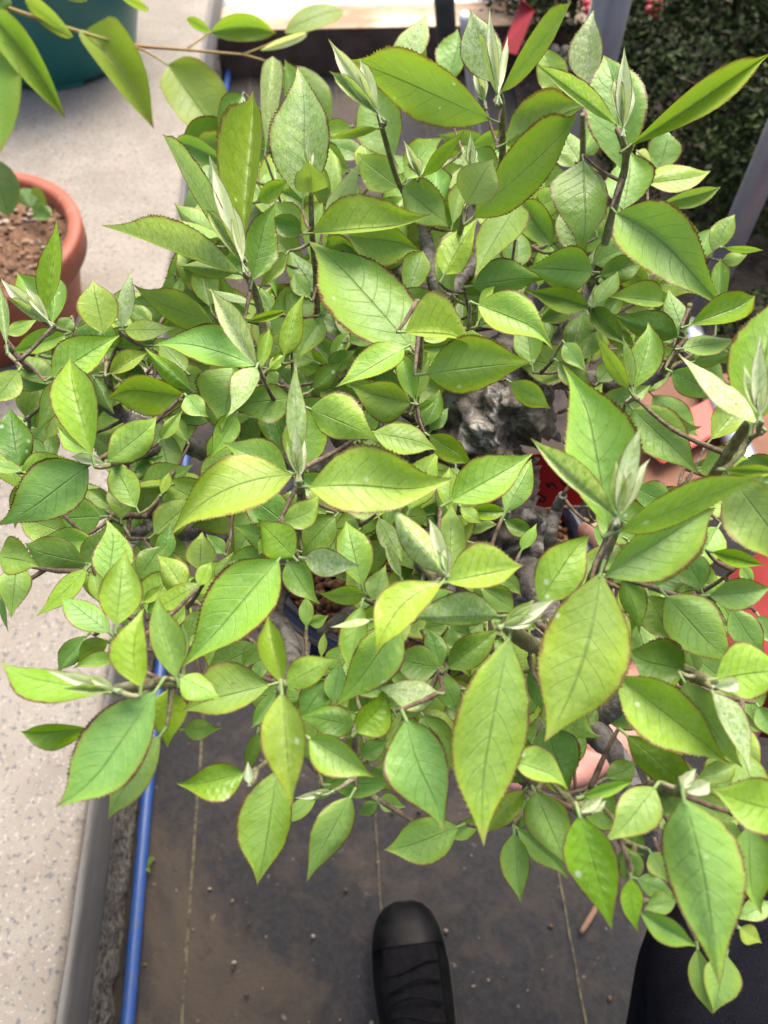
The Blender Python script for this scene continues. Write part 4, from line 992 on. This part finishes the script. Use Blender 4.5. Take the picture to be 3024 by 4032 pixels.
b1.location = Vector((tp_.x, tp_.y, -.004)); b1.rotation_euler.z = yaw; child_keep(b1, person)
b2 = boot((0, 0, 0), 0); b2.location = (.36, .02, -.004); b2.rotation_euler.z = R(-8); child_keep(b2, person)

# ------------------------------------------------------------------ bench frame on the right
galv = mat_simple('galvanised', C(.50, .52, .55), .32, .85, .6, 25, C(.36, .38, .42))
gal2 = mat_simple('grey_tube', C(.30, .31, .34), .38, .6, .5, 18, C(.20, .20, .23))
TZ = .40
tb = empty('metal_bench', (unp(2900, 1750, TZ).x, unp(2900, 1750, TZ).y, 0)); tb.rotation_euler.z = ROT
tag(tb, 'brown board bench with a galvanised rail at the right edge', 'bench')
brd = mat_simple('brown_board', C(.15, .060, .030), .75, n_amt=.7, sc=20, col2=C(.21, .095, .05), bstr=.2)
bm = bmesh.new(); box(bm, -.17, .55, -.10, .16, -.024 + TZ, -.022 + TZ + .002, 0); 
obj('board', bm_mesh(bm, 'board', False), brd, tb)
P = [Vector((0, y, TZ)) for y in (-.12, 0, .1, .25)]; P, Q = resample(P, [.0195] * 4, .05); obj('rail', tube('rail', P, Q, 24), galv, tb)
P = [Vector((-.15, y, TZ - .055)) for y in (-.1, 0, .14)]; P, Q = resample(P, [.0195] * 3, .05); obj('rail', tube('rail', P, Q, 24), galv, tb)
for (x, y) in ((-.15, -.08), (-.15, .12), (.5, -.08), (.5, .12)):
    P = [Vector((x, y, 0)), Vector((x, y, TZ - .03))]; obj('leg', tube('leg', P, [.016, .016], 16), gal2, tb)
rs = obj('red_strip', None or bpy.data.meshes.new('red_strip'), None)
a_, b_ = unp(2560, 1760, TZ + .012), unp(2860, 1600, TZ + .012)
dv = (b_ - a_).normalized(); sv = dv.cross(Vector((0, 0, 1))).normalized()
bm = bmesh.new(); box(bm, 0, (b_ - a_).length, -.028, .028, 0, .006, .002)
rs.data = bm_mesh(bm, 'red_strip', False); rs.data.materials.append(mat_simple('orange_red_plastic', C(.55, .045, .025), .45)); rs.location = a_ - Vector((0, 0, .0115)); rs.rotation_euler.z = math.atan2(dv.y, dv.x)
tag(rs, 'flat orange red plastic strip on the brown board bench', 'strip')
blk = mat_simple('black_plastic', C(.010, .011, .014), .35)
bt = unp(2690, 1500, .0); pot2 = empty('black_plant_pot', (unp(2720, 1480, .30).x, unp(2720, 1480, .30).y, .0))
tag(pot2, 'round black plastic plant pot behind the red strip on the right', 'pot')
obj('pot_wall', lathe('pot_wall', [(0, 0), (.09, 0), (.112, .19), (.124, .195), (.126, .22), (.118, .222), (.108, .19), (.09, .03)], 64), blk, pot2)
obj('soil', soil_disc('soil', .108, .108, .17), bpy.data.materials['bark_soil'], pot2)

def post(name, px, py, dep, r, z0, label, mat, sides=24, ztop=1.6):
    ray = CR * (px - 1512) + CU * (2016 - py) + CW * F; p = CAM + ray * (dep / F)
    P = [Vector((0, 0, z0)), Vector((0, 0, .4)), Vector((0, 0, ztop))]
    o = obj(name, tube(name, P, [r] * 3, sides), mat); o.location = (p.x, p.y, 0); tag(o, label, 'post'); return o
post('steel_post', 2408, 0, 1.16, .030, -.01, 'thick grey steel post rising between the leaves at the top', gal2)
post('frame_post', 2905, 900, 1.28, .0225, -.01, 'slimmer grey metal post at the right edge before the dark shrub', gal2)
# white cane and dark stake
def leaning(name, a, b, r, mat, label, cat):
    P, Q = resample([a, a.lerp(b, .5), b], [r] * 3, .05); o = obj(name, tube(name, P, Q, 12), mat); tag(o, label, cat); return o
wc = mat_simple('white_plastic_cane', C(.78, .78, .80), .4)
leaning('white_cane', unp(1885, 620, .0), unp(1828, 60, .55), .011, wc, 'slim white plastic cane leaning behind the top leaves', 'cane')
leaning('grey_stake', unp(1772, 330, .0), unp(1745, -60, .35), .030, mat_simple('dark_stake', C(.06, .065, .06), .7, n_amt=.5, sc=20, col2=C(.12, .12, .11)), 'dark grey green stake standing beside the white cane', 'stake')
rb = obj('red_ribbon', mesh('red_ribbon', [Vector(p) for p in ((unp(1975, 200, .25)), (unp(2035, 215, .25)), (unp(2105, 40, .33)), (unp(2050, 0, .33)), (unp(2000, -40, .36)), (unp(1890, -60, .36)))], [(0, 1, 2, 3), (3, 2, 4, 5)], False), mat_simple('ribbon_red', C(.30, .012, .018), .5))
sm = rb.modifiers.new('thick', 'SOLIDIFY'); sm.thickness = .004
tag(rb, 'dark red ribbon hanging among the dark twigs at the top', 'ribbon')

# ------------------------------------------------------------------ plant in the terracotta pot: long leafy branch into the upper left
pl = empty('potted_shrub', (pc.x, pc.y, BZ + RIMZ - .03)); tag(pl, 'young shrub with large smooth leaves, its branch arching in at the upper left', 'shrub')
def wood2(name, pts, rad, mat, par):
    P, Q = resample(pts, rad, .01); o = obj(name, tube(name, P, Q, 8, .06, 0, 120), mat, None); child_keep(o, par)
yel = mat_simple('branch_green', C(.24, .22, .05), .6, n_amt=.9, sc=16, col2=C(.30, .15, .06))
zb_ = .74
wood2('stem', [Vector(pl.location), U(-420, 300, .62), U(-200, -60, .74), U(0, 20, .745)], [.008, .006, .004, .0028], yel, pl)
wood2('branch', [U(0, 20, .745), U(250, 105, .745), U(490, 172, .74), U(730, 196, .735), U(955, 215, .73)], [.0028, .0026, .0024, .002, .0015], yel, pl)
wood2('stalk', [U(490, 172, .74), U(570, 200, .737), U(663, 258, .73)], [.0018, .0015, .0012], yel, pl)
wood2('stalk', [U(730, 196, .735), U(780, 160, .738), U(830, 125, .74)], [.0016, .0013, .0012], yel, pl)
wood2('stalk', [U(955, 215, .73), U(1010, 195, .735), U(1100, 155, .74)], [.0015, .0012, .001], yel, pl)
wood2('stalk', [U(955, 215, .73), U(1030, 235, .728), U(1110, 268, .72)], [.0015, .0012, .001], yel, pl)
keep = LEAF_BASES[:]
def leaf2(tl, bx, by, tx, ty, wl, wr, z, dz, kd, bend=0):
    kk = 1100 / 1659
    o = leaf(pl, M_LEAF2, q(tl, bx, by), q(tl, tx, ty), wl * kk, wr * kk, z, dz, kd, bend * kk, teeth=False, petiole=False)
    o.matrix_parent_inverse = Matrix.Translation(pl.location).inverted()
leaf2('A', 510, 185, 920, 745, 165, 75, .735, -.02, 'O', 20); leaf2('A', -20, 120, 415, 692, 95, 90, .735, -.02, 'N'); leaf2('A', -60, 240, -10, 920, 150, 140, .73, -.02, 'N')
leaf2('A', -60, 940, 60, 1292, 110, 110, .62, -.02, 'D'); leaf2('A', 432, 212, 130, -12, 55, 55, .74, .01, 'N'); leaf2('A', 1000, 388, 1330, 855, 205, 130, .73, -.02, 'N')
leaf2('A', 1255, 192, 1638, 185, 72, 70, .74, 0, 'N', 20); leaf2('A', 1250, 188, 1104, 108, 28, 32, .74, .01, 'N'); leaf2('B', 185, 195, 535, 58, 62, 62, .74, 0, 'N', 20)
leaf2('B', 40, 300, 330, 200, 26, 26, .735, 0, 'S'); leaf2('B', 165, 402, 485, 700, 110, 110, .72, -.02, 'N'); leaf2('A', 700, -30, 890, 50, 30, 30, .745, 0, 'N'); leaf2('A', 380, -30, 520, 5, 30, 20, .75, 0, 'N')
leaf2('A', -40, 60, 60, -30, 50, 50, .75, 0, 'D')
# seedling with a yellowing leaf in the terracotta pot
sdl = empty('seedling', unp(150, 800, BZ + RIMZ - .026)); tag(sdl, 'small seedling with one yellow edged leaf growing in the terracotta pot', 'seedling')
for args in (('A', 190, 1230, 150, 1110, 55, 50, 'D'), ('A', 160, 1180, 290, 1215, 80, 45, 'O'), ('A', 190, 1240, 310, 1290, 50, 45, 'D')):
    tl, bx, by, tx, ty, wl, wr, kd = args
    o = leaf(sdl, M_LEAF2, q(tl, bx, by), q(tl, tx, ty), wl * .663, wr * .663, BZ + RIMZ + .012, 0, kd, teeth=False, petiole=False); o.matrix_parent_inverse = Matrix.Translation(sdl.location).inverted()
P = [unp(128, 815, BZ + RIMZ - .03), unp(126, 812, BZ + RIMZ + .012)]; o = obj('stem', tube('stem', P, [.0016, .0012], 6), yel, None); child_keep(o, sdl)

# ------------------------------------------------------------------ dark shrubs beyond on the right
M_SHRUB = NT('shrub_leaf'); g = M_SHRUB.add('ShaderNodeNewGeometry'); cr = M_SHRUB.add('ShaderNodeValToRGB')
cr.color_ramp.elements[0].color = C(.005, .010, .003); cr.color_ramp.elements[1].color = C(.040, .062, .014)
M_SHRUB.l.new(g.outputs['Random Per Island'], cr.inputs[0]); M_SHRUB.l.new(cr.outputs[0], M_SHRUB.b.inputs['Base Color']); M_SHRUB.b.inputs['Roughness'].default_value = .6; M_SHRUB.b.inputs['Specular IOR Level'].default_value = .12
M_BLOS = mat_simple('pale_blossom', C(.55, .52, .47), .8, n_amt=.6, sc=40, col2=C(.40, .34, .28))
M_RED = mat_simple('red_petal', C(.30, .02, .03), .6)
M_DTW = mat_simple('dark_twig', C(.055, .035, .028), .85, n_amt=.7, sc=60, col2=C(.11, .075, .06))
def shrub(loc, rx, ry, rz, nleaf, nb, label, seed, ls=.017, red_n=0):
    rg = random.Random(seed)
    s = empty('background_shrub', loc); tag(s, label, 'shrub')
    def inside():
        while True:
            a = Vector((rg.uniform(-1, 1), rg.uniform(-1, 1), rg.uniform(-1, 1)))
            if .25 < a.length < 1 and noise.noise(a * 3.4 + Vector((seed, 0, 0))) > .10: return Vector((a.x * rx, a.y * ry, rz * 1.02 + a.z * rz))
    v, f = [], []
    for i in range(nleaf):
        p = inside(); d = Vector((rg.gauss(0, 1), rg.gauss(0, 1), rg.gauss(.3, .7))).normalized(); t = d.cross(Vector((rg.gauss(0, 1), rg.gauss(0, 1), rg.gauss(0, 1)))).normalized(); l = ls * rg.uniform(.7, 1.4)
        k = len(v); v += [p, p + d * l * .5 + t * l * .26, p + d * l, p + d * l * .5 - t * l * .26]; f.append((k, k + 1, k + 2, k + 3))
    obj('crown', mesh('crown', v, f, False), M_SHRUB.m, s)
    for i in range(nb):
        bm = bmesh.new(); p = inside()
        for k in range(5):
            a = k * 1.2566; bmesh.ops.create_icosphere(bm, subdivisions=1, radius=1, matrix=Matrix.Translation((.009 * math.cos(a), .009 * math.sin(a), 0)) @ Matrix.Rotation(a, 4, 'Z') @ Matrix.Diagonal((.008, .006, .003, 1)))
        bmesh.ops.create_icosphere(bm, subdivisions=1, radius=.004)
        o = obj('blossom', bm_mesh(bm, 'blossom'), M_BLOS, s); o.location = p; o.rotation_euler = (rg.uniform(-1, 1), rg.uniform(-1, 1), 0); o.scale = (rg.uniform(1.6, 3.2),) * 3
    for i in range(red_n):
        bm = bmesh.new()
        for k in range(5):
            a = k * 1.2566; bmesh.ops.create_icosphere(bm, subdivisions=1, radius=1, matrix=Matrix.Translation((.011 * math.cos(a), .011 * math.sin(a), .004)) @ Matrix.Rotation(a, 4, 'Z') @ Matrix.Diagonal((.010, .008, .005, 1)))
        p = inside(); p.z = max(p.z, rz * 1.3); o = obj('red_bloom', bm_mesh(bm, 'red_bloom'), M_RED, s); o.location = p; o.rotation_euler = (.4, -.3, i); o.scale = (1.6,) * 3
    for i in range(9):
        e = inside(); m = Vector((e.x * .35, e.y * .35, e.z * .55)) + Vector((rg.uniform(-.05, .05), rg.uniform(-.05, .05), 0))
        P, Q = resample([Vector((rg.uniform(-.02, .02), rg.uniform(-.02, .02), -.01)), m, e], [.010, .006, .002], .03); obj('trunk' if i == 0 else 'twig', tube('twig', P, Q, 7, .1, 0, 60), M_DTW, s)
    return s
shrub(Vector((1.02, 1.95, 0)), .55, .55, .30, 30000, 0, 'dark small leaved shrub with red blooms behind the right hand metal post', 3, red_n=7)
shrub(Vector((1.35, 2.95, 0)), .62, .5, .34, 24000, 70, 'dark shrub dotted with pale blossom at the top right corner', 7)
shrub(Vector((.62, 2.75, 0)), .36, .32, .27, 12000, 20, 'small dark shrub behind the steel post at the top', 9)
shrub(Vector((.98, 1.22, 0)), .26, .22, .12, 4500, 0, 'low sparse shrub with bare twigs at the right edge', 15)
# ground beyond: soil and litter patch, coloured darker for the shade under the shrubs
lit = mat_soil('shaded_litter', C(.018, .014, .010), C(.055, .042, .028), C(.13, .10, .075), 25)
v, f = [], []
for i in range(41):
    for j in range(41):
        x, y = .42 + i * .05, .95 + j * .075
        v.append((x, y, .004 + .012 * abs(noise.noise(Vector((x * 6, y * 6, 0)))) * min(1, i / 3, j / 3)))
for i in range(40):
    for j in range(40): f.append((i * 41 + j, (i + 1) * 41 + j, (i + 1) * 41 + j + 1, i * 41 + j + 1))
lt = obj('soil_bed', mesh('soil_bed', v, f), lit); tag(lt, 'soil and leaf litter under the shrubs on the right, shade painted into its dark colour', 'soil', kind='structure')
gb = mat_soil('gravel_bed', C(.20, .16, .13), C(.36, .30, .25), C(.55, .50, .44), 40)
v, f = [], []
for i in range(31):
    for j in range(21):
        x, y = -.3 + i * .12, 3.0 + j * .1
        v.append((x, y, .006 + .01 * noise.noise(Vector((x * 8, y * 8, 0)))))
for i in range(30):
    for j in range(20): f.append((i * 21 + j, (i + 1) * 21 + j, (i + 1) * 21 + j + 1, i * 21 + j + 1))
gv = obj('gravel_path', mesh('gravel_path', v, f), gb); tag(gv, 'pale sandy gravel path beyond the sleeper', 'path', kind='structure')

# ------------------------------------------------------------------ small things on the fabric
wd = empty('weed_sprout', unp(575, 3420, 0)); tag(wd, 'tiny pale green weed sprouting beside the blue pipe', 'weed')
for (dx, dy, w) in ((40, -28, 14), (-14, 60, 10), (20, 30, 10)):
    o = leaf(wd, M_LEAF2, (570, 3405), (570 + dx, 3405 + dy), w, w, .006, .012, 'N', teeth=False, petiole=False); o.matrix_parent_inverse = Matrix.Translation(wd.location).inverted()
stick = [unp(2355, 3560, .006), unp(2320, 3620, .007), unp(2288, 3672, .006)]
P, Q = resample(stick, [.0035, .0042, .003], .006); o = obj('dry_stick', tube('dry_stick', P, Q, 8, .2, 0, 200), mat_simple('dry_wood', C(.20, .12, .075), .9)); tag(o, 'short dry brown stick lying on the black fabric', 'stick')
